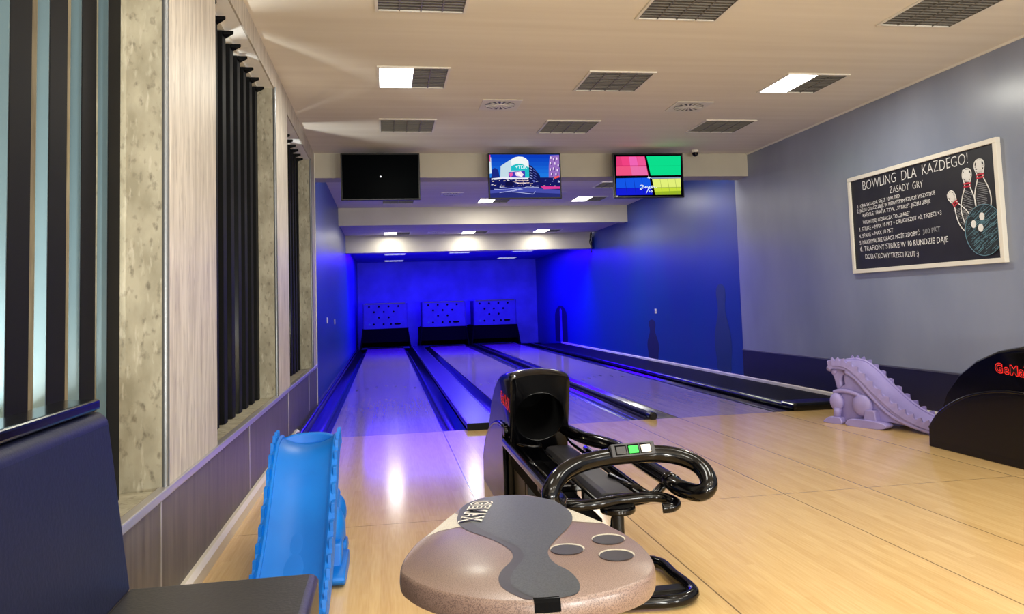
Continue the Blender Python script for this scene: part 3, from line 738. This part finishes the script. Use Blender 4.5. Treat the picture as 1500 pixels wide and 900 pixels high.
# ------------------------------------------------------------------ ball returns
def ball_return(label):
    """built with the left side panel at x = 0.67"""
    t = thing('ball_return', label, 'ball return', (0.84, 4.4, 0), 'ball returns on the approach')
    prof = [(5.36,0),(5.35,0.10),(5.31,0.26),(5.22,0.43),(5.08,0.575),(4.9,0.69),(4.7,0.765),(4.5,0.80),(4.36,0.808),(4.27,0.80),(4.24,0.785),(4.25,0.75),(4.36,0.40),(4.40,0.30),(4.42,0.0)]
    mb = MB(); rings = []
    xs = [0.672,0.684,0.71,0.76,0.84,0.92,0.97,0.996,1.008]
    for x in xs:
        e = abs(x-0.84)/0.168
        dz = 0.028*(1-e**2); k = 1 if 0.68 < x < 1.0 else 0.985
        rings.append([(x, 4.75+(y-4.75)*(k if z > 0.02 else 1), (z*k + (dz*(z/0.8)**2))) for y, z in prof])
    mb.loft(rings)
    o = part('hood', mb, [M['black_gloss'], M['void']], t, smooth='auto')
    # round ball mouth cut into the front face
    org = Vector(t['_w'])
    cm = MB(); d = Vector((0, 0.94, 0.30)).normalized()
    c0 = Vector((0.84, 4.31, 0.567)); nrm = Vector((0, 1, 0.3)).normalized()
    me = bpy.data.meshes.new('cut'); cb = MB()
    u = Vector((1,0,0)); v = nrm.cross(u)
    rr = [[c0 + nrm*tt + u*0.142*math.cos(2*PI*k/40) + v*0.142*math.sin(2*PI*k/40) for k in range(40)] for tt in (-0.3, 0.45)]
    cb.loft(rr); me.from_pydata([p-org for p in cb.v], [], cb.f)
    bm = bmesh.new(); bm.from_mesh(me); bmesh.ops.recalc_face_normals(bm, faces=bm.faces); bm.to_mesh(me); bm.free()
    me.materials.append(M['black_gloss']); me.materials.append(M['void'])
    for p in me.polygons: p.material_index = 1
    co = bpy.data.objects.new('cut', me); COL.objects.link(co); co.location = org
    md = o.modifiers.new('b', 'BOOLEAN'); md.object = co; md.operation = 'DIFFERENCE'; md.solver = 'EXACT'
    dg = bpy.context.evaluated_depsgraph_get(); dg.update()
    nm = bpy.data.meshes.new_from_object(o.evaluated_get(dg)); o.modifiers.clear(); o.data = nm
    bpy.data.objects.remove(co)
    try: nm.set_sharp_from_angle(angle=math.radians(38))
    except Exception: pass
    mb = MB(); mb.tube([c0 + nrm*0.005 + u*0.144*math.cos(2*PI*k/40) + v*0.144*math.sin(2*PI*k/40) for k in range(40)], 0.0045, 8, closed=True); part('mouth_ring', mb, M['black_gloss'], t, smooth=True)
    # lower side shells with an arched band
    arc = [(5.41,0.14),(5.30,0.26),(5.158,0.35),(5.0,0.42),(4.837,0.465),(4.65,0.495),(4.46,0.50)]
    for s, x0, x1 in ((-1, 0.648, 0.671), (1, 1.009, 1.032)):
        mb = MB(); mb.prism([(5.42,0.0)] + arc + [(4.44,0.0)], 'x', x0, x1); part('side_shell', mb, M['black_gloss'], t, bevel=0.006, seg=3)
        mb = MB(); mb.tube([((x0+x1)/2, a, b+0.004) for a, b in arc], 0.013, 10, smooth=4); part('side_band', mb, M['black_gloss'], t, smooth=True)
    mb = MB(); mb.cyl((0.645, 4.40, 0.485), 0.03, 0.028, 'x', 20); part('band_end', mb, M['black_gloss'], t, smooth='auto', bevel=0.006)
    # letters on both side panels
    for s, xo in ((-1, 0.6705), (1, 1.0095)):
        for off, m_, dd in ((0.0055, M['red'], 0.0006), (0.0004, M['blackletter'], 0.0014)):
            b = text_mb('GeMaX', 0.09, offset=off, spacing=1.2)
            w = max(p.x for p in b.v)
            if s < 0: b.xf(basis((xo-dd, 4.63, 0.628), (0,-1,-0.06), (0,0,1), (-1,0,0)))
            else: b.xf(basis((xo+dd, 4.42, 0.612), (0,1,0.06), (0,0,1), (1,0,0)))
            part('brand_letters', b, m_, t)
    # rack: left rail, right rail, centre plate, tracks
    mb = MB(); mb.box(0.633, 0.672, 2.98, 4.40, 0.405, 0.45); part('side_rail', mb, M['black_gloss'], t, bevel=0.014, seg=3)
    mb = MB(); mb.tube([(0.995,4.34,0.485),(1.01,4.2,0.482),(1.04,4.05,0.478),(1.10,3.92,0.472),(1.135,3.78,0.467),(1.14,3.5,0.463),(1.14,3.05,0.458)], 0.034, 14, smooth=5); part('side_rail', mb, M['black_gloss'], t, smooth=True)
    mb = MB(); mb.prism([(0.85,0.385),(0.865,0.41),(0.885,0.415),(0.985,0.415),(1.0,0.405),(1.01,0.385)], 'y', 3.14, 4.25); part('centre_plate', mb, M['dark_grey'], t, bevel=0.004)
    for x, z in ((0.70,0.385),(0.735,0.375),(0.835,0.39),(1.02,0.40)):
        mb = MB(); mb.tube([(x,4.5,z+0.03),(x,4.3,z+0.01),(x,3.14,z)], 0.009, 8); part('ball_track', mb, M['black_gloss'], t, smooth=True)
    mb = MB(); mb.tube([(1.07,4.2,0.40),(1.075,3.9,0.39),(1.075,3.14,0.38)], 0.016, 10, smooth=3); part('ball_track', mb, M['black_gloss'], t, smooth=True)
    mb = MB(); mb.box(1.04,1.10,3.86,3.93,0.375,0.44); part('track_clamp', mb, M['black_satin'], t, bevel=0.012, seg=3)
    mb = MB(); mb.box(0.68, 0.86, 3.14, 4.42, 0.30, 0.312); mb.box(0.68,0.69,3.14,4.42,0.312,0.39); part('tray_floor', mb, M['void'], t)
    mb = MB(); mb.tube([(0.71,4.3,0.43),(0.73,4.22,0.43),(0.78,4.2,0.425),(0.82,4.22,0.42),(0.835,4.3,0.42)], 0.01, 8, smooth=4); part('lift_bar', mb, M['black_gloss'], t, smooth=True)
    mb = MB(); mb.box(0.70, 0.98, 4.05, 4.41, 0.0, 0.30); part('lift_housing', mb, M['black_satin'], t, bevel=0.008)
    for x in (0.69, 0.98):
        mb = MB(); mb.box(x, x+0.04, 3.92, 3.97, 0.0, 0.40); part('leg', mb, M['black_satin'], t, bevel=0.004)
    mb = MB(); mb.box(0.672, 1.11, 3.5, 3.56, 0.34, 0.375); part('cross_bar', mb, M['black_gloss'], t, bevel=0.008)
    mb = MB(); mb.tube([(1.09,3.53,0.36),(1.02,3.50,0.2),(0.96,3.35,0.1)], 0.022, 8); part('strut', mb, M['black_gloss'], t)
    # big hoop handle
    hoop = [(0.652,3.02,0.43),(0.625,2.92,0.435),(0.595,2.85,0.46),(0.585,2.84,0.50),(0.61,2.87,0.535),(0.66,2.92,0.56),(0.75,2.98,0.577),(0.88,3.02,0.585),(1.03,3.03,0.585),(1.13,3.01,0.576),(1.20,2.97,0.55),(1.225,2.92,0.515),(1.215,2.88,0.475),(1.18,2.90,0.45),(1.14,3.0,0.452),(1.14,3.1,0.458)]
    mb = MB(); mb.tube(hoop, 0.034, 16, smooth=6); part('hoop_handle', mb, M['black_gloss'], t, smooth=True)
    # button pad on the hoop
    U = Vector((1,0.06,0.02)).normalized(); V = Vector((0,0.45,0.9)).normalized(); Nn = U.cross(V); V2 = Nn.cross(U)
    def slab(c, hu, hv, hn):
        b = MB(); pts = []
        for q in (-1, 1):
            for a, bb in ((-1,-1),(1,-1),(1,1),(-1,1)): pts.append(Vector(c)+U*hu*a+V2*hv*bb+Nn*hn*q)
        return b.add(pts, [(0,3,2,1),(4,5,6,7),(0,1,5,4),(1,2,6,5),(2,3,7,6),(3,0,4,7)])
    c = Vector((0.955,3.005,0.608))
    pad = part('button_pad', slab(c, 0.092, 0.026, 0.018), M['dark_grey'], t, bevel=0.004)
    for dx, m_, lb in ((-0.052, M['dark_grey'], 'dark grey key'), (0.0, M['green'], 'green glowing key'), (0.052, M['white'], 'white key')):
        part('button', slab(c + U*dx - V2*0.002 + Nn*0.0195*(1), 0.02, 0.015, 0.003), m_, pad, bevel=0.002, label=lb)
        part('button_seat', slab(c + U*dx + Nn*0.0182, 0.023, 0.019, 0.0015), M['void'], pad)
    # lower front hoop, post with disc, floor loop
    low = [(0.66,3.12,0.40),(0.70,3.06,0.395),(0.80,3.04,0.40),(0.92,3.06,0.405),(1.04,3.07,0.405),(1.10,3.05,0.40),(1.125,3.0,0.392),(1.10,2.97,0.386),(1.06,2.975,0.383)]
    mb = MB(); mb.tube(low, 0.021, 12, smooth=5); part('lower_hoop', mb, M['black_gloss'], t, smooth=True)
    mb = MB(); mb.tube([(0.67,3.14,0.39),(0.85,3.15,0.375),(1.05,3.15,0.375),(1.14,3.16,0.43)], 0.018, 10, smooth=4); part('end_bar', mb, M['black_gloss'], t, smooth=True)
    mb = MB(); mb.tube([(0.98,3.42,0.42),(1.02,3.25,0.41),(1.06,3.09,0.405)], 0.014, 8); part('bar', mb, M['black_gloss'], t, smooth=True)
    mb = MB(); mb.cyl((0.915,3.10,0.345), 0.072, 0.03, seg=32); part('post_disc', mb, M['black_gloss'], t, smooth='auto', bevel=0.01, seg=3)
    mb = MB(); mb.cyl((0.915,3.10,0.02), 0.024, 0.33, seg=16); part('post', mb, M['black_satin'], t, smooth='auto')
    mb = MB(); mb.tube([(1.165,3.42,0.03),(1.19,3.22,0.03),(1.20,3.06,0.03),(1.165,2.99,0.03),(1.08,2.96,0.03),(0.9,2.975,0.03),(0.72,2.97,0.03),(0.66,3.02,0.03),(0.65,3.2,0.03),(0.68,3.42,0.03),(0.9,3.48,0.03)], 0.024, 10, closed=True, smooth=4); part('floor_loop', mb, M['black_gloss'], t, smooth=True)
    mb = MB(); mb.box(0.66,1.19,3.07,3.13,0.012,0.032); part('floor_bar', mb, M['black_satin'], t, bevel=0.004)
    return t
br = ball_return('black ball return with hoop handle and green key, behind the pink table')
br2 = dup(br, loc=(0.84+3.505, 4.4+0.09, 0), label='black ball return hood with red lettering near the grey wall, beside the lilac ramp')

for c_ in br2.children:
    if c_.name.startswith('brand_letters'): c_.location.y += 0.09

# ------------------------------------------------------------------ tables
t = thing('pedestal_table', 'pick-shaped pink speckled table with finger-hole pattern in the foreground', 'table', (0.24, 1.5, 0))
OUT = [(0.016,1.382),(0.023,1.444),(0.049,1.534),(0.088,1.618),(0.136,1.725),(0.177,1.809),(0.223,1.851),(0.286,1.855),(0.345,1.819),(0.39,1.693),(0.433,1.563),(0.455,1.46),(0.458,1.377),(0.446,1.302),(0.418,1.248),(0.375,1.215),(0.327,1.198),(0.273,1.187),(0.214,1.188),(0.141,1.214),(0.086,1.256),(0.047,1.303),(0.025,1.348)]
OUT = cat2(OUT, 3)
cxy = (0.24, 1.45)
def scl(pl, k): return [(cxy[0]+(a-cxy[0])*k, cxy[1]+(b-cxy[1])*k) for a, b in pl]
mb = MB(); mb.loft([[(a,b,z) for a,b in scl(OUT,k)] for k, z in ((0.95,0.708),(0.985,0.711),(1.0,0.718),(1.005,0.73),(1.0,0.743),(0.992,0.748),(0.98,0.75))])
top = part('table_top', mb, M['pink_stone'], t, smooth='auto')
def inlay(name, pts, m, k, lab=None, smooth=3):
    pl = cat2(pts, smooth) if smooth else pts
    mb = MB(); mb.flat([(a, b, 0.7502+0.0003*k) for a, b in pl]); return part(name, mb, m, top, label=lab)
SW = [(0.145,1.700),(0.160,1.765),(0.188,1.812),(0.23,1.838),(0.286,1.841),(0.338,1.808),(0.372,1.757),(0.383,1.677),(0.379,1.619),(0.358,1.559),(0.318,1.489),(0.289,1.432),(0.279,1.392),(0.281,1.346),(0.296,1.301),(0.299,1.251),(0.290,1.212),(0.270,1.193),(0.212,1.194),(0.193,1.212),(0.175,1.256),(0.175,1.297),(0.187,1.337),(0.209,1.378),(0.218,1.417),(0.212,1.462),(0.187,1.525),(0.153,1.585),(0.139,1.643)]
MN = [(0.170,1.690),(0.184,1.745),(0.206,1.800),(0.233,1.838),(0.286,1.841),(0.338,1.808),(0.372,1.757),(0.383,1.677),(0.379,1.619),(0.358,1.559),(0.318,1.489),(0.289,1.432),(0.279,1.392),(0.281,1.346),(0.296,1.301),(0.299,1.251),(0.290,1.212),(0.270,1.193),(0.232,1.193),(0.210,1.210),(0.193,1.253),(0.194,1.293),(0.208,1.334),(0.231,1.382),(0.237,1.422),(0.230,1.463),(0.205,1.522),(0.177,1.602),(0.167,1.649)]
inlay('cream_inlay', [(0.068,1.560),(0.09,1.61),(0.118,1.675),(0.140,1.722),(0.150,1.70),(0.150,1.62),(0.125,1.608),(0.098,1.596)], M['cream_stone'], 1, 'cream corner inlay', 0)
inlay('cream_inlay', [(0.385,1.690),(0.405,1.635),(0.430,1.560),(0.40,1.575),(0.371,1.592),(0.37,1.65)], M['cream_stone'], 1, 'cream corner inlay', 0)
inlay('swoosh_shadow', SW, M['dark_stone'], 2, 'dark edge of the swoosh')
inlay('swoosh', MN, M['grey_stone'], 3, 'grey speckled swoosh')
for a, b in ((0.318,1.412),(0.407,1.450),(0.395,1.357)):
    inlay('finger_hole_rim', [(a+0.032*math.cos(2*PI*k/24)+0.002, b+0.031*math.sin(2*PI*k/24)+0.006) for k in range(24)], M['cream_stone'], 4, 'pale rim', 0)
    inlay('finger_hole', [(a+0.030*math.cos(2*PI*k/24), b+0.029*math.sin(2*PI*k/24)) for k in range(24)], M['dark_stone'], 5, 'dark finger hole spot', 0)
d = Vector((-0.30,-1,0)).normalized(); uq = Vector((1,-0.10,0)).normalized()
for off, m_, z in ((0.0030, M['light_letter'], 0.7520), (0.0002, M['dark_stone'], 0.7523)):
    b = text_mb('GEMAX', 0.052, offset=off, spacing=1.12)
    w = max(p.x for p in b.v); b.v = [Vector((p.x/w*0.172, p.y*1.2, 0)) for p in b.v]
    b.xf(basis((0.192,1.806,z), d, uq, (0,0,1))); part('brand_letters', b, m_, top)
rp = [p for p in scl(OUT, 1.008) if p[1] < 1.3 and 0.212 < p[0] < 0.272]
rp.sort()
mb = MB(); mb.loft([[(a, b-0.0005, 0.733), (a, b+0.01, 0.733), (a, b+0.014, 0.7512), (a, b+0.006, 0.7510), (a, b+0.0015, 0.747)] for a, b in rp]); part('swoosh_edge', mb, M['void'], top, label='dark edge of the swoosh on the table rim')
mb = MB(); mb.cyl((0.24,1.45,0.69), 0.14, 0.02, seg=32); part('mounting_plate', mb, M['black_satin'], t)
mb = MB(); mb.cyl((0.24,1.45,0.03), 0.035, 0.66, seg=24); part('pillar', mb, M['black_gloss'], t, smooth='auto')
mb = MB(); mb.cyl((0.24,1.45,0.0), 0.22, 0.03, seg=40, r2=0.19); part('base', mb, M['black_gloss'], t, smooth='auto')

# ------------------------------------------------------------------ bench on the left
t = thing('bench', 'navy and black leatherette bench at the lower left against the slatted wall', 'bench', (-0.5, 0.9, 0))
def cushion(poly, axis, a, b, bev, m, name):
    mb = MB(); mb.prism(poly, axis, a, b); return part(name, mb, m, t, smooth='auto', bevel=bev, seg=4)
cushion([(-0.70,0.33),(-0.215,0.33),(-0.20,0.35),(-0.20,0.452),(-0.215,0.465),(-0.70,0.465)], 'y', -0.6, 2.30, 0.02, M['black_leather'], 'seat_cushion')
cushion([(-0.70,0.45),(-0.695,0.47),(-0.752,0.93),(-0.775,0.945),(-0.81,0.945),(-0.77,0.45)], 'y', -0.6, 2.30, 0.02, M['navy_leather'], 'backrest')
mb = MB(); mb.box(-0.866, -0.765, -0.6, 2.27, 0.952, 0.982); part('top_rail', mb, M['black_gloss'], t, bevel=0.008, seg=3)
mb = MB(); mb.box(-0.866, -0.80, -0.6, 2.26, 0.0, 0.952); part('back_panel', mb, M['black_satin'], t)
mb = MB(); mb.box(-0.80, -0.26, -0.6, 2.24, 0.05, 0.33); part('base_box', mb, M['black_satin'], t)
mb = MB(); mb.box(-0.78, -0.30, -0.55, 2.2, 0.0, 0.05); part('plinth', mb, M['black_satin'], t)

# ------------------------------------------------------------------ dinosaur ball ramps
def dino_ramp(label, m, group):
    """local: ramp runs along +x from the head (x=0) to the tail tip (x=1.06); y across; z up"""
    t = thing('ball_ramp', label, 'ball ramp', (0,0,0), group)
    path = [(0.02,0.545),(0.08,0.555),(0.16,0.555),(0.24,0.535),(0.33,0.475),(0.43,0.385),(0.54,0.29),(0.65,0.205),(0.76,0.14),(0.87,0.095),(0.97,0.07),(1.06,0.055)]
    P = catmull([Vector((a,0,b)) for a, b in path], 4)
    hw = 0.128
    mb = MB(); rings = []
    for i, p in enumerate(P):
        tt = (P[min(i+1,len(P)-1)]-P[max(i-1,0)]).normalized(); n = Vector((-tt.z,0,tt.x))
        r = []
        for k in range(13):
            a = -1+2*k/12; y = a*hw; r.append(p + Vector((0,y,0)) + n*(0.038*(a*a) - 0.02))
        for k in range(13):
            a = 1-2*k/12; y = a*hw*1.12; r.append(p + Vector((0,y,0)) + n*(-0.045))
        rings.append(r)
    mb.loft(rings); part('trough', mb, m, t, smooth='auto')
    def along(f):
        tot = len(P)-1; f = min(max(f, 0), tot); i = min(int(f), tot-1); q = P[i].lerp(P[i+1], f-i)
        tt = (P[min(i+2,tot)]-P[max(i-1,0)]).normalized(); return q, Vector((-tt.z,0,tt.x))
    for s in (-1, 1):                                    # side rails: a smooth rim with an outer row of spikes
        mb = MB(); rings = []; tot = len(P)-1
        for k in range(tot*2+1):
            q, n = along(k/2); y0, y1 = s*hw*0.96, s*(hw+0.018)
            ya = s*(hw+0.004)
            rings.append([q+n*-0.05+Vector((0,y0,0)), q+n*-0.05+Vector((0,y1,0)), q+n*0.028+Vector((0,y1,0)), q+n*0.034+Vector((0,ya,0)), q+n*0.026+Vector((0,y0,0))])
        mb.loft(rings); rail = part('side_rail', mb, m, t, smooth='auto')
        mb = MB(); rings = []; n_sp = 16
        for k in range(5, n_sp*4+1):
            q, n = along(k/(n_sp*4)*tot); h = (0.022, 0.046, 0.058, 0.030)[k % 4]
            y0, y1 = s*(hw+0.014), s*(hw+0.034)
            rings.append([q-n*0.02+Vector((0,y0,0)), q-n*0.02+Vector((0,y1,0)), q+n*h+Vector((0,s*(hw+0.028),0)), q+n*h+Vector((0,y0,0))])
        mb.loft(rings); part('spike_row', mb, m, rail)
    # body under the ramp
    prof = [(0.10,0.33),(0.06,0.28),(0.05,0.18),(0.08,0.06),(0.14,0.02),(0.44,0.02),(0.56,0.03),(0.60,0.06),(0.78,0.045),(0.93,0.01),(1.05,0.0),(1.06,0.03),(0.95,0.05),(0.80,0.10),(0.66,0.175),(0.54,0.262),(0.42,0.36),(0.33,0.45),(0.25,0.50),(0.18,0.50),(0.15,0.44),(0.16,0.37)]
    mb = MB(); rings = []
    ce = (0.45, 0.2)
    for y, k in ((-0.118,0.93),(-0.105,0.98),(-0.08,1.0),(0.08,1.0),(0.105,0.98),(0.118,0.93)):
        rings.append([(ce[0]+(a-ce[0])*k, y, max(0.0, ce[1]+(b-ce[1])*k)) for a, b in prof])
    mb.loft(rings); part('body', mb, m, t, smooth='auto')
    mb = MB()                                            # side skirt edge
    for s in (-1, 1):
        mb.tube([(0.20,s*0.135,0.48),(0.30,s*0.137,0.43),(0.45,s*0.137,0.28),(0.60,s*0.137,0.15),(0.75,s*0.137,0.08),(0.95,s*0.137,0.03),(1.05,s*0.137,0.025)], 0.018, 8, smooth=4)
    part('side_fold', mb, m, t, smooth=True)
    # head: back plate, snout turned down, jaw
    mb = MB(); mb.prism(cat2([(-0.005,0.515),(0.0,0.47),(0.035,0.42),(0.055,0.34),(0.075,0.29),(0.115,0.285),(0.125,0.33),(0.115,0.39),(0.135,0.44),(0.20,0.47),(0.21,0.52),(0.10,0.535),(0.03,0.535)], 4), 'y', -0.095, 0.095)
    head = part('head', mb, m, t, smooth='auto', bevel=0.018, seg=3)
    mb = MB(); mb.tube([(0.0,-0.10,0.50),(-0.012,0.0,0.51),(0.0,0.10,0.50)], 0.028, 12, smooth=5); part('snout', mb, m, head, smooth=True)
    for s in (-1, 1):
        mb = MB(); mb.ell((0.05, s*0.098, 0.475), 0.03, 0.012, 0.025, 16, 10); part('eye', mb, m, head, smooth=True)
    mb = MB(); mb.loft([[(-0.005+0.02*(abs(q)/0.145)**2,q,0.50),(0.035+0.02*(abs(q)/0.145)**2,q,0.50),(0.030+0.02*(abs(q)/0.145)**2,q,0.585-0.03*(abs(q)/0.145)**3),(0.0+0.02*(abs(q)/0.145)**2,q,0.585-0.03*(abs(q)/0.145)**3)] for q in (-0.145,-0.12,-0.08,-0.04,0,0.04,0.08,0.12,0.145)]); part('crest', mb, m, head, smooth='auto', bevel=0.006)
    # shoulder shelf, arms, legs, feet
    for s in (-1, 1):
        mb = MB(); mb.tube([(0.06,s*0.125,0.285),(0.14,s*0.135,0.305),(0.24,s*0.137,0.30),(0.34,s*0.137,0.275)], 0.02, 10, smooth=4); part('shoulder', mb, m, t, smooth=True)
        mb = MB(); mb.ell((0.09, s*0.135, 0.20), 0.07, 0.045, 0.085); arm = part('arm', mb, m, t, smooth=True)
        mb = MB(); mb.ell((0.36, s*0.14, 0.19), 0.10, 0.05, 0.10); leg = part('leg', mb, m, t, smooth=True)
        mb = MB(); mb.tube([(0.10,s*0.14,0.15),(0.09,s*0.14,0.06)], 0.035, 12); part('forearm', mb, m, arm, smooth=True)
        mb = MB(); mb.prism(cat2([(-0.03,0.0),(0.15,0.0),(0.15,0.05),(0.12,0.065),(0.03,0.06),(-0.02,0.03)], 3), 'y', s*0.13-0.05, s*0.13+0.05); part('foot', mb, m, arm, smooth='auto', bevel=0.008)
        mb = MB(); mb.prism([(0.38,0.03),(0.52,0.03),(0.50,0.16),(0.40,0.16)], 'y', s*0.14-0.04, s*0.14+0.04); part('shank', mb, m, leg, smooth='auto', bevel=0.01)
        mb = MB(); mb.prism(cat2([(0.23,0.0),(0.55,0.0),(0.62,0.045),(0.50,0.07),(0.30,0.07),(0.235,0.05)], 3), 'y', s*0.145-0.055, s*0.145+0.055); part('foot', mb, m, leg, smooth='auto', bevel=0.008)
    return t
purple = dino_ramp('lilac dinosaur ball ramp with spiked edges against the right wall', M['lilac_plastic'], 'plastic dinosaur ball ramps')
purple.location = (4.24, 6.86, 0); purple.rotation_euler = (0, 0, math.atan2(-0.93, 0.36))
blue = dino_ramp('bright blue dinosaur ball ramp beside the bench on the left', M['blue_plastic'], 'plastic dinosaur ball ramps')
blue.location = (-0.39, 4.12, 0); blue.rotation_euler = (0, 0, math.radians(-90.5))

for o in COL.objects:
    if '_w' in o.keys(): del o['_w']

# ------------------------------------------------------------------ light
def area(name, loc, size, power, col, rot=(0,0,0), spread=None):
    l = bpy.data.lights.new(name, 'AREA'); l.shape = 'RECTANGLE'; l.size, l.size_y = size; l.energy = power; l.color = col
    if spread: l.spread = spread
    o = bpy.data.objects.new(name, l); COL.objects.link(o); o.location = loc; o.rotation_euler = rot; return o
WARM = (1.0, 0.98, 0.86)
for x, y in ((0.13, 6.74), (3.83, 6.72)): area('lamp_light', (x, y, ZC-0.03), (0.28, 0.56), 30, WARM)
for x, y in ((1.97, 14.72), (3.83, 14.6)): area('lamp_light', (x, y, ZC-0.03), (0.28, 0.56), 34, (1,0.96,0.88))
for x in (0.15, 1.95, 3.67): area('lamp_light', (x, 17.95, 2.90), (0.28, 0.56), 17, (1,0.96,0.86))
for x, y in ((0.3, 0.6), (2.1, 0.6), (4.0, 0.6), (0.3,2.8), (2.1, 2.8), (4.0, 2.8), (2.1,-1.6)): area('lamp_light', (x, y, ZC-0.03), (0.6, 0.6), 27, (1.0,0.985,0.88))
for a, b in WIN: area('niche_light', (-1.17, (a+b)/2, 0.85), (0.05, 0.05), 40, (0.97, 1.0, 0.95), (0, math.radians(180-36), 0))
for x in (0.2, 2.1, 4.0): area('ceiling_fill_light', (x, -2.4, 0.9), (0.5, 0.5), 135, (1.0, 0.99, 0.92), (math.radians(128), 0, 0))  # unseen fill lights added behind the camera to brighten the ceiling
BLUE = (0.03, 0.0, 1.0)
area('bay_fill_light', (2.1, 10.62, 3.02), (5.4, 0.08), 60, (1.0, 0.96, 0.90), (math.radians(150), 0, 0))  # hidden fill added behind the first beam to brighten the ceiling beyond
area('blue_light', (2.0, 21.5, 2.68), (5.2, 4.4), 760, BLUE)
area('blue_light', (2.0, 19.1, 2.45), (5.0, 0.3), 260, BLUE, (math.radians(50),0,0))
area('blue_light', (2.1, 16.2, 2.85), (5.0, 0.2), 85, BLUE, (math.radians(10),0,0), math.radians(130))
area('blue_light', (2.1, 10.75, 3.1), (5.0, 0.2), 75, BLUE, (math.radians(25),0,0), math.radians(130))
w = bpy.data.worlds.new('World'); scene.world = w; w.use_nodes = True
w.node_tree.nodes['Background'].inputs[0].default_value = (1.0, 0.96, 0.90, 1); w.node_tree.nodes['Background'].inputs[1].default_value = 1.15

# ------------------------------------------------------------------ camera
yaw, pitch, roll, f, cy = 0.164205, 0.069941, -0.0318515, 1132.36, 367.31
sy, c_y, sp, cp, sr, cr = math.sin(yaw), math.cos(yaw), math.sin(pitch), math.cos(pitch), math.sin(roll), math.cos(roll)
fw = Vector((sy*cp, c_y*cp, sp)); r0 = Vector((c_y, -sy, 0)); u0 = r0.cross(fw)
rt = r0*cr + u0*sr; up = -r0*sr + u0*cr
cam = bpy.data.cameras.new('Camera'); co = bpy.data.objects.new('Camera', cam); COL.objects.link(co)
co.matrix_world = Matrix(((rt.x,up.x,-fw.x,0),(rt.y,up.y,-fw.y,0),(rt.z,up.z,-fw.z,1.2),(0,0,0,1)))
cam.sensor_width = 36; cam.lens = f/1500*36; cam.shift_y = -(450-cy)/1500; cam.clip_start = 0.05
scene.camera = co
scene.view_settings.view_transform = 'Standard'
scene.view_settings.exposure = 0.0
scene.cycles.use_denoising = True
scene.cycles.max_bounces = 8; scene.cycles.diffuse_bounces = 5; scene.cycles.glossy_bounces = 4
scene.cycles.caustics_reflective = False; scene.cycles.caustics_refractive = False
scene.cycles.sample_clamp_indirect = 6
